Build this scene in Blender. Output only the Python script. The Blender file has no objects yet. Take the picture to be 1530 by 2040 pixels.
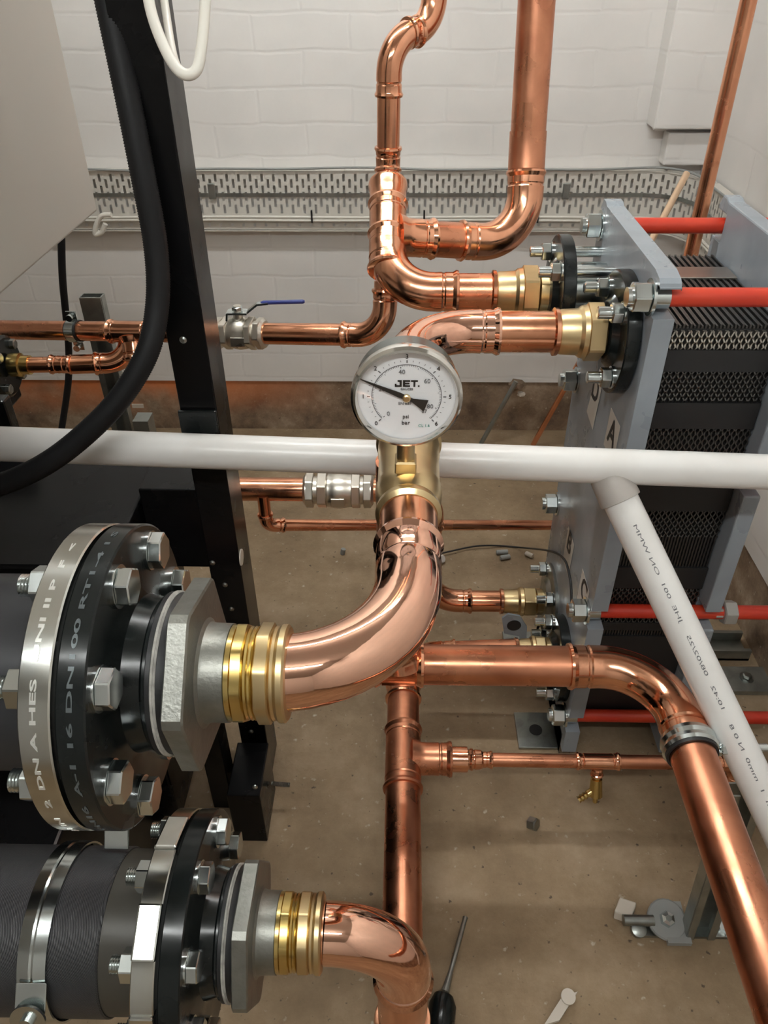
import bpy, math, random
from mathutils import Vector, Matrix

random.seed(7)
S = bpy.context.scene
COL = S.collection
R = math.radians

# ------------------------------------------------------------------ camera, light, exposure
H = 1.2                                   # camera height above the floor
PITCH, YAW, ROLL, F = 36.4, 1.5, -0.4, 1532.0
CAMPOS = Vector((0, 0, H))
CR = (Matrix.Rotation(R(YAW), 3, 'Z') @ Matrix.Rotation(R(90 - PITCH), 3, 'X') @ Matrix.Rotation(R(ROLL), 3, 'Z'))
cd = bpy.data.cameras.new('camera'); cam = bpy.data.objects.new('camera', cd); COL.objects.link(cam)
cd.sensor_fit = 'HORIZONTAL'; cd.sensor_width = 36.0; cd.lens = 36.0 * F / 1530.0
cd.clip_start = 0.01
cam.matrix_world = Matrix.Translation(CAMPOS) @ CR.to_4x4()
S.camera = cam
S.view_settings.view_transform = 'Standard'
S.view_settings.look = 'None'
S.view_settings.gamma = 1.0
S.view_settings.use_curve_mapping = False
S.view_settings.exposure = 0.0
wd = bpy.data.worlds.new('world'); S.world = wd; wd.use_nodes = True
wd.node_tree.nodes['Background'].inputs[0].default_value = (1, 0.96, 0.9, 1)
wd.node_tree.nodes['Background'].inputs[1].default_value = 0.15
TUBE_POWER = (88.0, 72.0)                 # emission of the two fluorescent battens (behind, above)
TUBE_COLOR = (0.97, 1.0, 0.985)


def at(px, py, X=None, Y=None, Z=None, D=None):
    """world point seen at a pixel of the photograph, on a plane of the room (Z relative to the camera)"""
    d = CR @ Vector(((px - 765) / F, (1020 - py) / F, -1.0))
    if D is not None: k = D
    elif X is not None: k = X / d.x
    elif Y is not None: k = Y / d.y
    else: k = Z / d.z
    return CAMPOS + d * k


def W(x, y, z):
    return Vector((x, y, z + H))


# ------------------------------------------------------------------ materials
def mat(name, col, rough=0.5, metal=0.0, var=None, bump=None, rvar=None, spec=None, coat=0.0, aniso=None):
    m = bpy.data.materials.new(name); m.use_nodes = True
    nt = m.node_tree; b = nt.nodes['Principled BSDF']
    b.inputs['Base Color'].default_value = (*col, 1)
    b.inputs['Roughness'].default_value = rough
    b.inputs['Metallic'].default_value = metal
    if spec is not None: b.inputs['Specular IOR Level'].default_value = spec
    if coat: b.inputs['Coat Weight'].default_value = coat; b.inputs['Coat Roughness'].default_value = 0.1
    tc = nt.nodes.new('ShaderNodeTexCoord')
    def noise(scale, detail=4, dist=0.0, stretch=None):
        n = nt.nodes.new('ShaderNodeTexNoise'); n.inputs['Scale'].default_value = scale
        n.inputs['Detail'].default_value = detail; n.inputs['Distortion'].default_value = dist
        if stretch:
            mp = nt.nodes.new('ShaderNodeMapping'); mp.inputs['Scale'].default_value = stretch
            nt.links.new(tc.outputs['Object'], mp.inputs['Vector']); nt.links.new(mp.outputs[0], n.inputs['Vector'])
        else: nt.links.new(tc.outputs['Object'], n.inputs['Vector'])
        return n
    def ramp(src, stops):
        r = nt.nodes.new('ShaderNodeValToRGB')
        el = r.color_ramp.elements
        while len(el) > 1: el.remove(el[-1])
        el[0].position = stops[0][0]; el[0].color = (*stops[0][1], 1)
        for p, c in stops[1:]:
            e = el.new(p); e.color = (*c, 1)
        nt.links.new(src, r.inputs[0]); return r
    if var:      # (scale, colour2, lo, hi)
        n = noise(var[0], 6, 0.6)
        r = ramp(n.outputs[0], [(var[2], col), (var[3], var[1])])
        nt.links.new(r.outputs[0], b.inputs['Base Color'])
    if rvar:     # (scale, rlo, rhi)
        n2 = noise(rvar[0], 5, 0.3)
        mr = nt.nodes.new('ShaderNodeMapRange')
        mr.inputs['From Min'].default_value = 0.35; mr.inputs['From Max'].default_value = 0.65
        mr.inputs['To Min'].default_value = rvar[1]; mr.inputs['To Max'].default_value = rvar[2]
        nt.links.new(n2.outputs[0], mr.inputs[0]); nt.links.new(mr.outputs[0], b.inputs['Roughness'])
    if bump:     # (scale, strength, distance)
        n3 = noise(bump[0], 4)
        bp = nt.nodes.new('ShaderNodeBump'); bp.inputs['Strength'].default_value = bump[1]
        bp.inputs['Distance'].default_value = bump[2]
        nt.links.new(n3.outputs[0], bp.inputs['Height']); nt.links.new(bp.outputs[0], b.inputs['Normal'])
    return m


M = {}
M['copper'] = mat('copper', (0.86, 0.41, 0.24), 0.22, 1, var=(14, (0.70, 0.31, 0.18), 0.42, 0.66), rvar=(22, 0.14, 0.30), bump=(60, 0.12, 0.0006))
M['copper_dull'] = mat('copper_dull', (0.70, 0.31, 0.18), 0.3, 1, var=(12, (0.52, 0.21, 0.12), 0.4, 0.65), rvar=(18, 0.22, 0.4), bump=(50, 0.15, 0.0008))
M['copper_bright'] = mat('copper_bright', (0.92, 0.54, 0.39), 0.06, 1, var=(10, (0.86, 0.47, 0.34), 0.45, 0.7), rvar=(14, 0.04, 0.09), bump=(22, 0.15, 0.0022))
M['copper_fitting'] = mat('copper_fitting', (0.88, 0.44, 0.27), 0.15, 1, var=(20, (0.74, 0.34, 0.20), 0.42, 0.68), rvar=(26, 0.1, 0.22), bump=(55, 0.2, 0.001))
M['brass'] = mat('brass', (0.70, 0.54, 0.30), 0.32, 1, var=(16, (0.60, 0.46, 0.25), 0.4, 0.7), rvar=(20, 0.28, 0.38))
M['brass_shiny'] = mat('brass_shiny', (0.74, 0.57, 0.24), 0.24, 1, var=(16, (0.64, 0.47, 0.17), 0.4, 0.7))
M['zinc'] = mat('zinc', (0.68, 0.73, 0.73), 0.2, 1, var=(14, (0.60, 0.64, 0.62), 0.4, 0.7), rvar=(20, 0.15, 0.24))
M['zinc_dark'] = mat('zinc_dark', (0.36, 0.38, 0.36), 0.35, 1, var=(30, (0.24, 0.25, 0.24), 0.4, 0.7))
M['steel_flange'] = mat('steel_flange', (0.66, 0.67, 0.64), 0.22, 1, var=(10, (0.58, 0.56, 0.48), 0.42, 0.68), rvar=(14, 0.17, 0.28))
M['nickel'] = mat('nickel', (0.70, 0.66, 0.59), 0.3, 1, rvar=(20, 0.26, 0.36))
M['black_paint'] = mat('black_paint', (0.007, 0.009, 0.009), 0.22, 0, rvar=(25, 0.16, 0.3), spec=0.35)
M['black_frame'] = mat('black_frame', (0.005, 0.005, 0.0055), 0.25, 0, rvar=(12, 0.18, 0.3), spec=0.16)
M['conduit'] = mat('conduit', (0.010, 0.010, 0.011), 0.55, 0, spec=0.25)
M['rubber'] = mat('rubber', (0.035, 0.035, 0.036), 0.6, 0, bump=(400, 0.4, 0.0008))
M['rubber_smooth'] = mat('rubber_smooth', (0.022, 0.023, 0.026), 0.42, 0, rvar=(12, 0.35, 0.55))
M['olive_band'] = mat('olive_band', (0.055, 0.050, 0.040), 0.42, 0.1, rvar=(12, 0.35, 0.55))
M['gasket'] = mat('gasket', (0.012, 0.012, 0.013), 0.5)
M['iron'] = mat('iron', (0.26, 0.26, 0.235), 0.42, 0.85, var=(40, (0.20, 0.20, 0.18), 0.4, 0.7), bump=(300, 0.35, 0.0008))
M['hemp'] = mat('hemp', (0.50, 0.48, 0.44), 0.7, 0, var=(60, (0.25, 0.24, 0.22), 0.4, 0.65))
M['pvc'] = mat('pvc', (0.82, 0.81, 0.79), 0.28, 0, var=(9, (0.74, 0.72, 0.69), 0.45, 0.75))
M['pvc_grey'] = mat('pvc_grey', (0.42, 0.39, 0.36), 0.45)
M['white_cable'] = mat('white_cable', (0.78, 0.75, 0.68), 0.4)
M['ink'] = mat('ink', (0.16, 0.16, 0.17), 0.6)
M['ink_black'] = mat('ink_black', (0.015, 0.014, 0.014), 0.5)
M['ink_teal'] = mat('ink_teal', (0.15, 0.42, 0.36), 0.5)
M['stamp_light'] = mat('stamp_light', (0.8, 0.8, 0.76), 0.3, 0.6)
M['stamp_grey'] = mat('stamp_grey', (0.10, 0.115, 0.12), 0.35, 0.3)
M['hx_paint'] = mat('hx_paint', (0.30, 0.335, 0.37), 0.35, 0, var=(10, (0.25, 0.28, 0.31), 0.4, 0.7), rvar=(14, 0.26, 0.42))
M['stainless'] = mat('stainless', (0.50, 0.47, 0.42), 0.3, 1)
M['plate_dark'] = mat('plate_dark', (0.11, 0.107, 0.103), 0.35, 0.9)
M['red_sleeve'] = mat('red_sleeve', (0.55, 0.035, 0.015), 0.38, 0, var=(8, (0.62, 0.06, 0.02), 0.4, 0.7))
M['blue_grip'] = mat('blue_grip', (0.03, 0.045, 0.22), 0.35)
M['cabinet'] = mat('cabinet', (0.50, 0.47, 0.42), 0.42, 0, bump=(600, 0.1, 0.0003))
M['tray'] = mat('tray', (0.68, 0.65, 0.59), 0.45)
M['galv'] = mat('galv', (0.40, 0.42, 0.40), 0.4, 0.9, var=(25, (0.28, 0.30, 0.28), 0.4, 0.7))
M['sticker'] = mat('sticker', (0.66, 0.62, 0.56), 0.5)
M['dial'] = mat('dial', (0.93, 0.94, 0.96), 0.5)
M['nut_grey'] = mat('nut_grey', (0.42, 0.41, 0.38), 0.4, 0.3)
M['chrome'] = mat('chrome', (0.72, 0.70, 0.66), 0.14, 1)
M['case_dark'] = mat('case_dark', (0.20, 0.21, 0.20), 0.25, 1)
M['debris'] = mat('debris', (0.22, 0.15, 0.10), 0.9, var=(30, (0.12, 0.08, 0.05), 0.4, 0.6))
M['pale_plastic'] = mat('pale_plastic', (0.62, 0.56, 0.48), 0.5)
M['grey_plastic'] = mat('grey_plastic', (0.30, 0.31, 0.30), 0.5)
M['pale_copper'] = mat('pale_copper', (0.92, 0.68, 0.48), 0.3, 1)

# glass: a thin clear pane, transparent with a Fresnel reflection
g = bpy.data.materials.new('gauge_glass'); g.use_nodes = True
gn = g.node_tree; gn.nodes.remove(gn.nodes['Principled BSDF'])
tb = gn.nodes.new('ShaderNodeBsdfTransparent'); gl = gn.nodes.new('ShaderNodeBsdfGlossy'); gl.inputs['Roughness'].default_value = .03
lw = gn.nodes.new('ShaderNodeLayerWeight'); lw.inputs[0].default_value = .5
pw = gn.nodes.new('ShaderNodeMath'); pw.operation = 'POWER'; pw.inputs[1].default_value = 5; gn.links.new(lw.outputs['Facing'], pw.inputs[0])
fr = gn.nodes.new('ShaderNodeMath'); fr.operation = 'MULTIPLY_ADD'; fr.inputs[1].default_value = .96; fr.inputs[2].default_value = .04; gn.links.new(pw.outputs[0], fr.inputs[0]); mxs = gn.nodes.new('ShaderNodeMixShader')
gn.links.new(fr.outputs[0], mxs.inputs[0]); gn.links.new(tb.outputs[0], mxs.inputs[1]); gn.links.new(gl.outputs[0], mxs.inputs[2])
gn.links.new(mxs.outputs[0], gn.nodes['Material Output'].inputs['Surface'])
M['glass'] = g
# tube emission
e = bpy.data.materials.new('lit_tube'); e.use_nodes = True
M['tube_lit'] = []
for i in range(2):
    e = bpy.data.materials.new('lit_tube'); e.use_nodes = True
    eb = e.node_tree.nodes['Principled BSDF']
    eb.inputs['Emission Color'].default_value = (*TUBE_COLOR, 1)
    eb.inputs['Emission Strength'].default_value = TUBE_POWER[i]
    M['tube_lit'].append(e)
M['lamp_body'] = mat('lamp_body', (0.8, 0.8, 0.78), 0.4)


def wall_material(name, axis, c1=(0.84, 0.815, 0.785), c2=(0.77, 0.75, 0.725), brick=(0.225, 0.075), off=0.0):
    m = bpy.data.materials.new(name); m.use_nodes = True
    nt = m.node_tree; b = nt.nodes['Principled BSDF']; b.inputs['Roughness'].default_value = 0.55
    L = nt.links.new
    tc = nt.nodes.new('ShaderNodeTexCoord')
    sep = nt.nodes.new('ShaderNodeSeparateXYZ'); com = nt.nodes.new('ShaderNodeCombineXYZ')
    L(tc.outputs['Object'], sep.inputs[0])
    L(sep.outputs['X' if axis == 'x' else 'Y'], com.inputs['X'])
    ad = nt.nodes.new('ShaderNodeMath'); ad.operation = 'ADD'; ad.inputs[1].default_value = off
    L(sep.outputs['Z'], ad.inputs[0]); L(ad.outputs[0], com.inputs['Y'])
    wob = nt.nodes.new('ShaderNodeTexNoise'); wob.inputs['Scale'].default_value = 9; wob.inputs['Detail'].default_value = 3
    L(com.outputs[0], wob.inputs['Vector'])
    mx = nt.nodes.new('ShaderNodeVectorMath'); mx.operation = 'SCALE'; mx.inputs['Scale'].default_value = 0.022
    L(wob.outputs['Color'], mx.inputs[0])
    av = nt.nodes.new('ShaderNodeVectorMath'); av.operation = 'ADD'
    L(com.outputs[0], av.inputs[0]); L(mx.outputs[0], av.inputs[1])
    bt = nt.nodes.new('ShaderNodeTexBrick')
    bt.inputs['Scale'].default_value = 1.0; bt.inputs['Brick Width'].default_value = brick[0]
    bt.inputs['Row Height'].default_value = brick[1]; bt.inputs['Mortar Size'].default_value = 0.006
    bt.inputs['Mortar Smooth'].default_value = 1.0
    bt.inputs['Color1'].default_value = (0.9, 0.9, 0.9, 1); bt.inputs['Color2'].default_value = (1, 1, 1, 1)
    bt.inputs['Mortar'].default_value = (0.35, 0.35, 0.35, 1)
    L(av.outputs[0], bt.inputs['Vector'])
    n = nt.nodes.new('ShaderNodeTexNoise'); n.inputs['Scale'].default_value = 5; n.inputs['Detail'].default_value = 6
    L(com.outputs[0], n.inputs['Vector'])
    r = nt.nodes.new('ShaderNodeValToRGB')
    r.color_ramp.elements[0].position = 0.35; r.color_ramp.elements[0].color = (*c1, 1)
    r.color_ramp.elements[1].position = 0.7; r.color_ramp.elements[1].color = (*c2, 1)
    L(n.outputs[0], r.inputs[0]); 
    mc = nt.nodes.new('ShaderNodeMix'); mc.data_type = 'RGBA'; mc.blend_type = 'MULTIPLY'; mc.inputs[0].default_value = 0.04
    L(r.outputs[0], mc.inputs[6]); L(bt.outputs['Color'], mc.inputs[7]); L(mc.outputs[2], b.inputs['Base Color'])
    n2 = nt.nodes.new('ShaderNodeTexNoise'); n2.inputs['Scale'].default_value = 40; n2.inputs['Detail'].default_value = 5
    L(com.outputs[0], n2.inputs['Vector'])
    hm = nt.nodes.new('ShaderNodeMath'); hm.operation = 'MULTIPLY_ADD'; hm.inputs[1].default_value = 0.35
    L(n2.outputs[0], hm.inputs[0]); L(bt.outputs['Color'], hm.inputs[2])
    bp = nt.nodes.new('ShaderNodeBump'); bp.inputs['Strength'].default_value = 0.20; bp.inputs['Distance'].default_value = 0.004
    L(hm.outputs[0], bp.inputs['Height']); L(bp.outputs[0], b.inputs['Normal'])
    return m


def ground_material(name, stops, scale, bump=0.5, stain=None):
    m = bpy.data.materials.new(name); m.use_nodes = True
    nt = m.node_tree; b = nt.nodes['Principled BSDF']; b.inputs['Roughness'].default_value = 0.75
    L = nt.links.new
    tc = nt.nodes.new('ShaderNodeTexCoord')
    n = nt.nodes.new('ShaderNodeTexNoise'); n.inputs['Scale'].default_value = scale; n.inputs['Detail'].default_value = 9; n.inputs['Roughness'].default_value = 0.72
    L(tc.outputs['Object'], n.inputs['Vector'])
    r = nt.nodes.new('ShaderNodeValToRGB'); el = r.color_ramp.elements
    el[0].position = stops[0][0]; el[0].color = (*stops[0][1], 1); el[1].position = stops[-1][0]; el[1].color = (*stops[-1][1], 1)
    for p, c in stops[1:-1]:
        q = el.new(p); q.color = (*c, 1)
    L(n.outputs[0], r.inputs[0]); out = r.outputs[0]
    # small pale flecks and dark spots of grit
    sp = nt.nodes.new('ShaderNodeTexNoise'); sp.inputs['Scale'].default_value = 70; sp.inputs['Detail'].default_value = 3
    L(tc.outputs['Object'], sp.inputs['Vector'])
    sr = nt.nodes.new('ShaderNodeValToRGB'); sr.color_ramp.elements[0].position = 0.66; sr.color_ramp.elements[1].position = 0.78
    sr.color_ramp.elements[0].color = (0, 0, 0, 1); sr.color_ramp.elements[1].color = (1, 1, 1, 1)
    L(sp.outputs[0], sr.inputs[0])
    mx = nt.nodes.new('ShaderNodeMix'); mx.data_type = 'RGBA'; L(sr.outputs[0], mx.inputs[0]); L(out, mx.inputs[6]); mx.inputs[7].default_value = (0.55, 0.48, 0.38, 1)
    out = mx.outputs[2]
    sp2 = nt.nodes.new('ShaderNodeTexNoise'); sp2.inputs['Scale'].default_value = 90; sp2.inputs['Detail'].default_value = 2
    L(tc.outputs['Object'], sp2.inputs['Vector'])
    sr2 = nt.nodes.new('ShaderNodeValToRGB'); sr2.color_ramp.elements[0].position = 0.25; sr2.color_ramp.elements[1].position = 0.31
    sr2.color_ramp.elements[0].color = (1, 1, 1, 1); sr2.color_ramp.elements[1].color = (0, 0, 0, 1)
    L(sp2.outputs[0], sr2.inputs[0])
    mx2 = nt.nodes.new('ShaderNodeMix'); mx2.data_type = 'RGBA'; L(sr2.outputs[0], mx2.inputs[0]); L(out, mx2.inputs[6]); mx2.inputs[7].default_value = (0.10, 0.07, 0.045, 1)
    out = mx2.outputs[2]
    if stain:   # (centre x, half width, colour): an orange primer stain along the wall foot
        sep = nt.nodes.new('ShaderNodeSeparateXYZ'); L(tc.outputs['Object'], sep.inputs[0])
        a = nt.nodes.new('ShaderNodeMapRange'); a.inputs['From Min'].default_value = stain[0] + stain[1]; a.inputs['From Max'].default_value = stain[0] + stain[1] * 0.5
        L(sep.outputs['X'], a.inputs[0])
        zz = nt.nodes.new('ShaderNodeMapRange'); zz.inputs['From Min'].default_value = stain[3]; zz.inputs['From Max'].default_value = stain[4]
        L(sep.outputs['Z'], zz.inputs[0])
        mm = nt.nodes.new('ShaderNodeMath'); mm.operation = 'MULTIPLY'; L(a.outputs[0], mm.inputs[0]); L(zz.outputs[0], mm.inputs[1])
        n4 = nt.nodes.new('ShaderNodeTexNoise'); n4.inputs['Scale'].default_value = 7; L(tc.outputs['Object'], n4.inputs['Vector'])
        r4 = nt.nodes.new('ShaderNodeMapRange'); r4.inputs['From Min'].default_value = 0.33; r4.inputs['From Max'].default_value = 0.58; L(n4.outputs[0], r4.inputs[0])
        m2 = nt.nodes.new('ShaderNodeMath'); m2.operation = 'MULTIPLY'; L(mm.outputs[0], m2.inputs[0]); L(r4.outputs[0], m2.inputs[1])
        mx3 = nt.nodes.new('ShaderNodeMix'); mx3.data_type = 'RGBA'; L(m2.outputs[0], mx3.inputs[0]); L(out, mx3.inputs[6]); mx3.inputs[7].default_value = (*stain[2], 1)
        out = mx3.outputs[2]
    L(out, b.inputs['Base Color'])
    n3 = nt.nodes.new('ShaderNodeTexNoise'); n3.inputs['Scale'].default_value = 35; n3.inputs['Detail'].default_value = 8
    L(tc.outputs['Object'], n3.inputs['Vector'])
    bp = nt.nodes.new('ShaderNodeBump'); bp.inputs['Strength'].default_value = bump; bp.inputs['Distance'].default_value = 0.006
    L(n3.outputs[0], bp.inputs['Height']); L(bp.outputs[0], b.inputs['Normal'])
    return m


M['wall_x'] = wall_material('painted_brick_back', 'x', off=0.035)
M['wall_y'] = wall_material('painted_block_side', 'y', brick=(0.44, 0.215))
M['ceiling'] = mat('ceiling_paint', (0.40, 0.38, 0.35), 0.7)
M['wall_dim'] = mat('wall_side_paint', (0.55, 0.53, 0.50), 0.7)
M['floor'] = ground_material('concrete_floor', [(0.3, (0.19, 0.128, 0.072)), (0.5, (0.30, 0.213, 0.126)), (0.68, (0.41, 0.305, 0.20))], 4.5)
M['plinth'] = ground_material('bare_wall_foot', [(0.34, (0.13, 0.085, 0.055)), (0.5, (0.27, 0.19, 0.125)), (0.66, (0.46, 0.36, 0.26))], 8, stain=(-1.0, 0.85, (0.66, 0.21, 0.07), 0.04, 0.15))


# ------------------------------------------------------------------ mesh building
class MB:
    def __init__(self):
        self.v = []; self.f = []

    def add(self, vs, fs):
        o = len(self.v); self.v += [Vector(p) for p in vs]; self.f += [tuple(i + o for i in q) for q in fs]; return self

    def box(self, a, b):
        x0, y0, z0 = [min(a[i], b[i]) for i in range(3)]; x1, y1, z1 = [max(a[i], b[i]) for i in range(3)]
        vs = [(x0, y0, z0), (x1, y0, z0), (x1, y1, z0), (x0, y1, z0), (x0, y0, z1), (x1, y0, z1), (x1, y1, z1), (x0, y1, z1)]
        return self.add(vs, [(0, 3, 2, 1), (4, 5, 6, 7), (0, 1, 5, 4), (1, 2, 6, 5), (2, 3, 7, 6), (3, 0, 4, 7)])

    def obox(self, c, ax, ay, az):
        """oriented box: centre and three half vectors"""
        c = Vector(c); vs = []
        for sz in (-1, 1):
            for sx, sy in ((-1, -1), (1, -1), (1, 1), (-1, 1)): vs.append(c + Vector(ax) * sx + Vector(ay) * sy + Vector(az) * sz)
        return self.add(vs, [(0, 3, 2, 1), (4, 5, 6, 7), (0, 1, 5, 4), (1, 2, 6, 5), (2, 3, 7, 6), (3, 0, 4, 7)])

    def sweep(self, pts, rad, seg=36, caps=True, twist=None):
        pts = [Vector(p) for p in pts]; n = len(pts)
        if not isinstance(rad, (list, tuple)): rad = [rad] * n
        tang = []
        for i in range(n):
            a = pts[max(i - 1, 0)]; b = pts[min(i + 1, n - 1)]
            t = (b - a)
            tang.append(t.normalized() if t.length > 1e-9 else (tang[-1] if tang else Vector((0, 0, 1))))
        up = Vector((0, 0, 1)) if abs(tang[0].z) < 0.9 else Vector((1, 0, 0))
        u = tang[0].cross(up).normalized(); vs = []
        for i in range(n):
            t = tang[i]; u = (u - t * u.dot(t)).normalized(); w = t.cross(u)
            for k in range(seg):
                a = 2 * math.pi * k / seg
                vs.append(pts[i] + (u * math.cos(a) + w * math.sin(a)) * rad[i])
        fs = []
        for i in range(n - 1):
            for k in range(seg):
                k2 = (k + 1) % seg
                fs.append((i * seg + k, i * seg + k2, (i + 1) * seg + k2, (i + 1) * seg + k))
        if caps:
            fs.append(tuple(range(seg))[::-1]); fs.append(tuple((n - 1) * seg + k for k in range(seg)))
        return self.add(vs, fs)

    def lathe(self, o, d, prof, seg=48, caps=True):
        o = Vector(o); d = Vector(d).normalized()
        up = Vector((0, 0, 1)) if abs(d.z) < 0.9 else Vector((1, 0, 0))
        u = d.cross(up).normalized(); w = d.cross(u); vs = []
        for s, r in prof:
            for k in range(seg):
                a = 2 * math.pi * k / seg
                vs.append(o + d * s + (u * math.cos(a) + w * math.sin(a)) * r)
        fs = []
        for i in range(len(prof) - 1):
            for k in range(seg):
                k2 = (k + 1) % seg
                fs.append((i * seg + k, (i + 1) * seg + k, (i + 1) * seg + k2, i * seg + k2))
        if caps:
            fs.append(tuple(range(seg))); fs.append(tuple((len(prof) - 1) * seg + k for k in range(seg))[::-1])
        return self.add(vs, fs)

    def nprism(self, o, d, rc, s0, s1, n=6, rot=0.0, ch=0.0015):
        """n-sided prism (corner radius rc) along d from s0 to s1, with chamfered corners of a nut"""
        o = Vector(o); d = Vector(d).normalized()
        up = Vector((0, 0, 1)) if abs(d.z) < 0.9 else Vector((1, 0, 0))
        u = d.cross(up).normalized(); w = d.cross(u); vs = []; m = n * 2
        for s, rr in ((s0, rc - ch * 1.6), (s0 + ch, rc), (s1 - ch, rc), (s1, rc - ch * 1.6)):
            for k in range(n):
                a0 = 2 * math.pi * k / n + rot
                for da in (-0.05, 0.05):
                    a = a0 + da
                    vs.append(o + d * s + (u * math.cos(a) + w * math.sin(a)) * rr)
        fs = []
        for i in range(3):
            for k in range(m):
                k2 = (k + 1) % m
                fs.append((i * m + k, (i + 1) * m + k, (i + 1) * m + k2, i * m + k2))
        fs.append(tuple(range(m))); fs.append(tuple(3 * m + k for k in range(m))[::-1])
        return self.add(vs, fs)

    def extrude(self, poly, d):
        """closed polygon (3D points) extruded by the vector d"""
        n = len(poly); d = Vector(d)
        vs = [Vector(p) for p in poly] + [Vector(p) + d for p in poly]
        fs = [tuple(range(n))[::-1], tuple(range(n, 2 * n))] + [(i, (i + 1) % n, n + (i + 1) % n, n + i) for i in range(n)]
        return self.add(vs, fs)

    def build(self, name, m, parent=None, smooth=True, angle=24, bevel=None, loc=None):
        off = Vector((0, 0, 0))
        p = parent
        while p is not None: off += p.location; p = p.parent
        if loc is not None: off = Vector(loc)
        me = bpy.data.meshes.new(name)
        me.from_pydata([tuple(q - off) for q in self.v], [], self.f); me.validate(); me.update()
        o = bpy.data.objects.new(name, me); COL.objects.link(o)
        if parent is not None: o.parent = parent
        elif loc is not None: o.location = loc
        me.materials.append(M[m] if isinstance(m, str) else m)
        import bmesh
        bm = bmesh.new(); bm.from_mesh(me); bmesh.ops.recalc_face_normals(bm, faces=bm.faces); bm.to_mesh(me); bm.free()
        if smooth:
            me.shade_smooth(); me.set_sharp_from_angle(angle=R(angle))
        if bevel:
            b = o.modifiers.new('bevel', 'BEVEL'); b.width = bevel; b.segments = 2; b.limit_method = 'ANGLE'; b.angle_limit = R(40)
        return o


def tag(o, label=None, cat=None, group=None, kind=None):
    if label: o['label'] = label
    if cat: o['category'] = cat
    if group: o['group'] = group
    if kind: o['kind'] = kind
    return o


def thing(name, label, cat, loc, group=None):
    o = bpy.data.objects.new(name, None); COL.objects.link(o); o.location = loc; o.empty_display_size = 0.02
    return tag(o, label, cat, group)


def lab(o, text):
    o['label'] = text; return o


# ---- pipes: a centre line with rounded corners, press-fit elbows over it
def arc_path(pts, Rb, step=R(6)):
    """returns list of pieces: ('line', a, b) and ('arc', [points], dir_in, dir_out)"""
    pts = [Vector(p) for p in pts]; out = []; cur = pts[0]
    for i in range(1, len(pts) - 1):
        c = pts[i]; a = (c - pts[i - 1]).normalized(); b = (pts[i + 1] - c).normalized()
        ang = a.angle(b); rr = Rb[i - 1] if isinstance(Rb, (list, tuple)) else Rb
        t = rr * math.tan(ang / 2); s = c - a * t; e2 = c + b * t
        nrm = (b - a * a.dot(b)).normalized(); cen = s + nrm * rr
        n = max(4, int(ang / step)); ps = []
        for k in range(n + 1):
            th = ang * k / n
            ps.append(cen - nrm * rr * math.cos(th) + a * rr * math.sin(th))
        out.append(('line', cur, s)); out.append(('arc', ps, a, b)); cur = e2
    out.append(('line', cur, pts[-1]))
    return out


def bead_prof(r, L, h=0.0035):
    """(distance from the open end, radius) of a press socket: bead at the mouth, sleeve, crease"""
    k = min(1.0, r / 0.022) * 0.5 + 0.5
    return [(0.0, r + 0.0004), (0.0008, r + h * k), (0.0030 * k + 0.0012, r + (h + 0.0010) * k), (0.0075 * k, r + h * k * 0.75), (0.0095 * k, r + 0.0016),
            (L * 0.55, r + 0.0016), (L * 0.60, r + 0.0006), (L * 0.66, r + 0.0006), (L * 0.72, r + 0.0018), (L, r + 0.0014)]


def elbow_mesh(ps, a, b, r, L0, L1):
    pts, rad = [], []
    if L0 > 0:
        for s, q in bead_prof(r, L0): pts.append(ps[0] - a * (L0 - s)); rad.append(q)
        ps2 = ps[1:]
    else: ps2 = ps; 
    for p in ps2[:-1] if L1 > 0 else ps2: pts.append(p); rad.append(r + 0.0014)
    if L1 > 0:
        for s, q in reversed(bead_prof(r, L1)): pts.append(ps[-1] + b * (L1 - s)); rad.append(q)
    mb = MB(); mb.sweep(pts, rad, 40); return mb


def run(root, pts, r, Rb, sock=None, pipe_m='copper', elbow_m='copper_fitting', flags=None):
    """copper pipe run: part 'pipe' for each straight, part 'elbow' for each corner"""
    sock = sock if sock is not None else max(0.018, r * 1.05)
    k = 0
    for q in arc_path(pts, Rb):
        if q[0] == 'line':
            if (q[2] - q[1]).length < 0.004: continue
            pm = pipe_m[k] if isinstance(pipe_m, list) else pipe_m
            MB().sweep([q[1], q[1].lerp(q[2], 0.5), q[2]], r, 40).build('pipe', pm, root)
        else:
            L0 = L1 = sock
            if flags and flags.get(k): L0, L1 = flags[k]
            em = elbow_m[k] if isinstance(elbow_m, list) else elbow_m
            elbow_mesh(q[1], q[2], q[3], r, L0, L1).build('elbow', em, root)
            k += 1


def sleeve(root, p, d, L, r, name='coupling', m='copper_fitting'):
    d = Vector(d).normalized(); p = Vector(p)
    pf = bead_prof(r, L / 2)
    prof = pf + [(L - s, q) for s, q in reversed(pf)]
    return MB().lathe(p, d, prof, 40).build(name, m, root)


def reducer(root, p, d, r0, r1, L, name='reducer', m='copper_fitting'):
    d = Vector(d).normalized()
    pf = bead_prof(r0, L * 0.5); pg = bead_prof(r1, L * 0.35)
    prof = pf + [(L * 0.58, r0 + 0.001), (L * 0.64, r1 + 0.002)] + [(L - s, q) for s, q in reversed(pg)]
    return MB().lathe(p, d, prof, 40).build(name, m, root)


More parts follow.
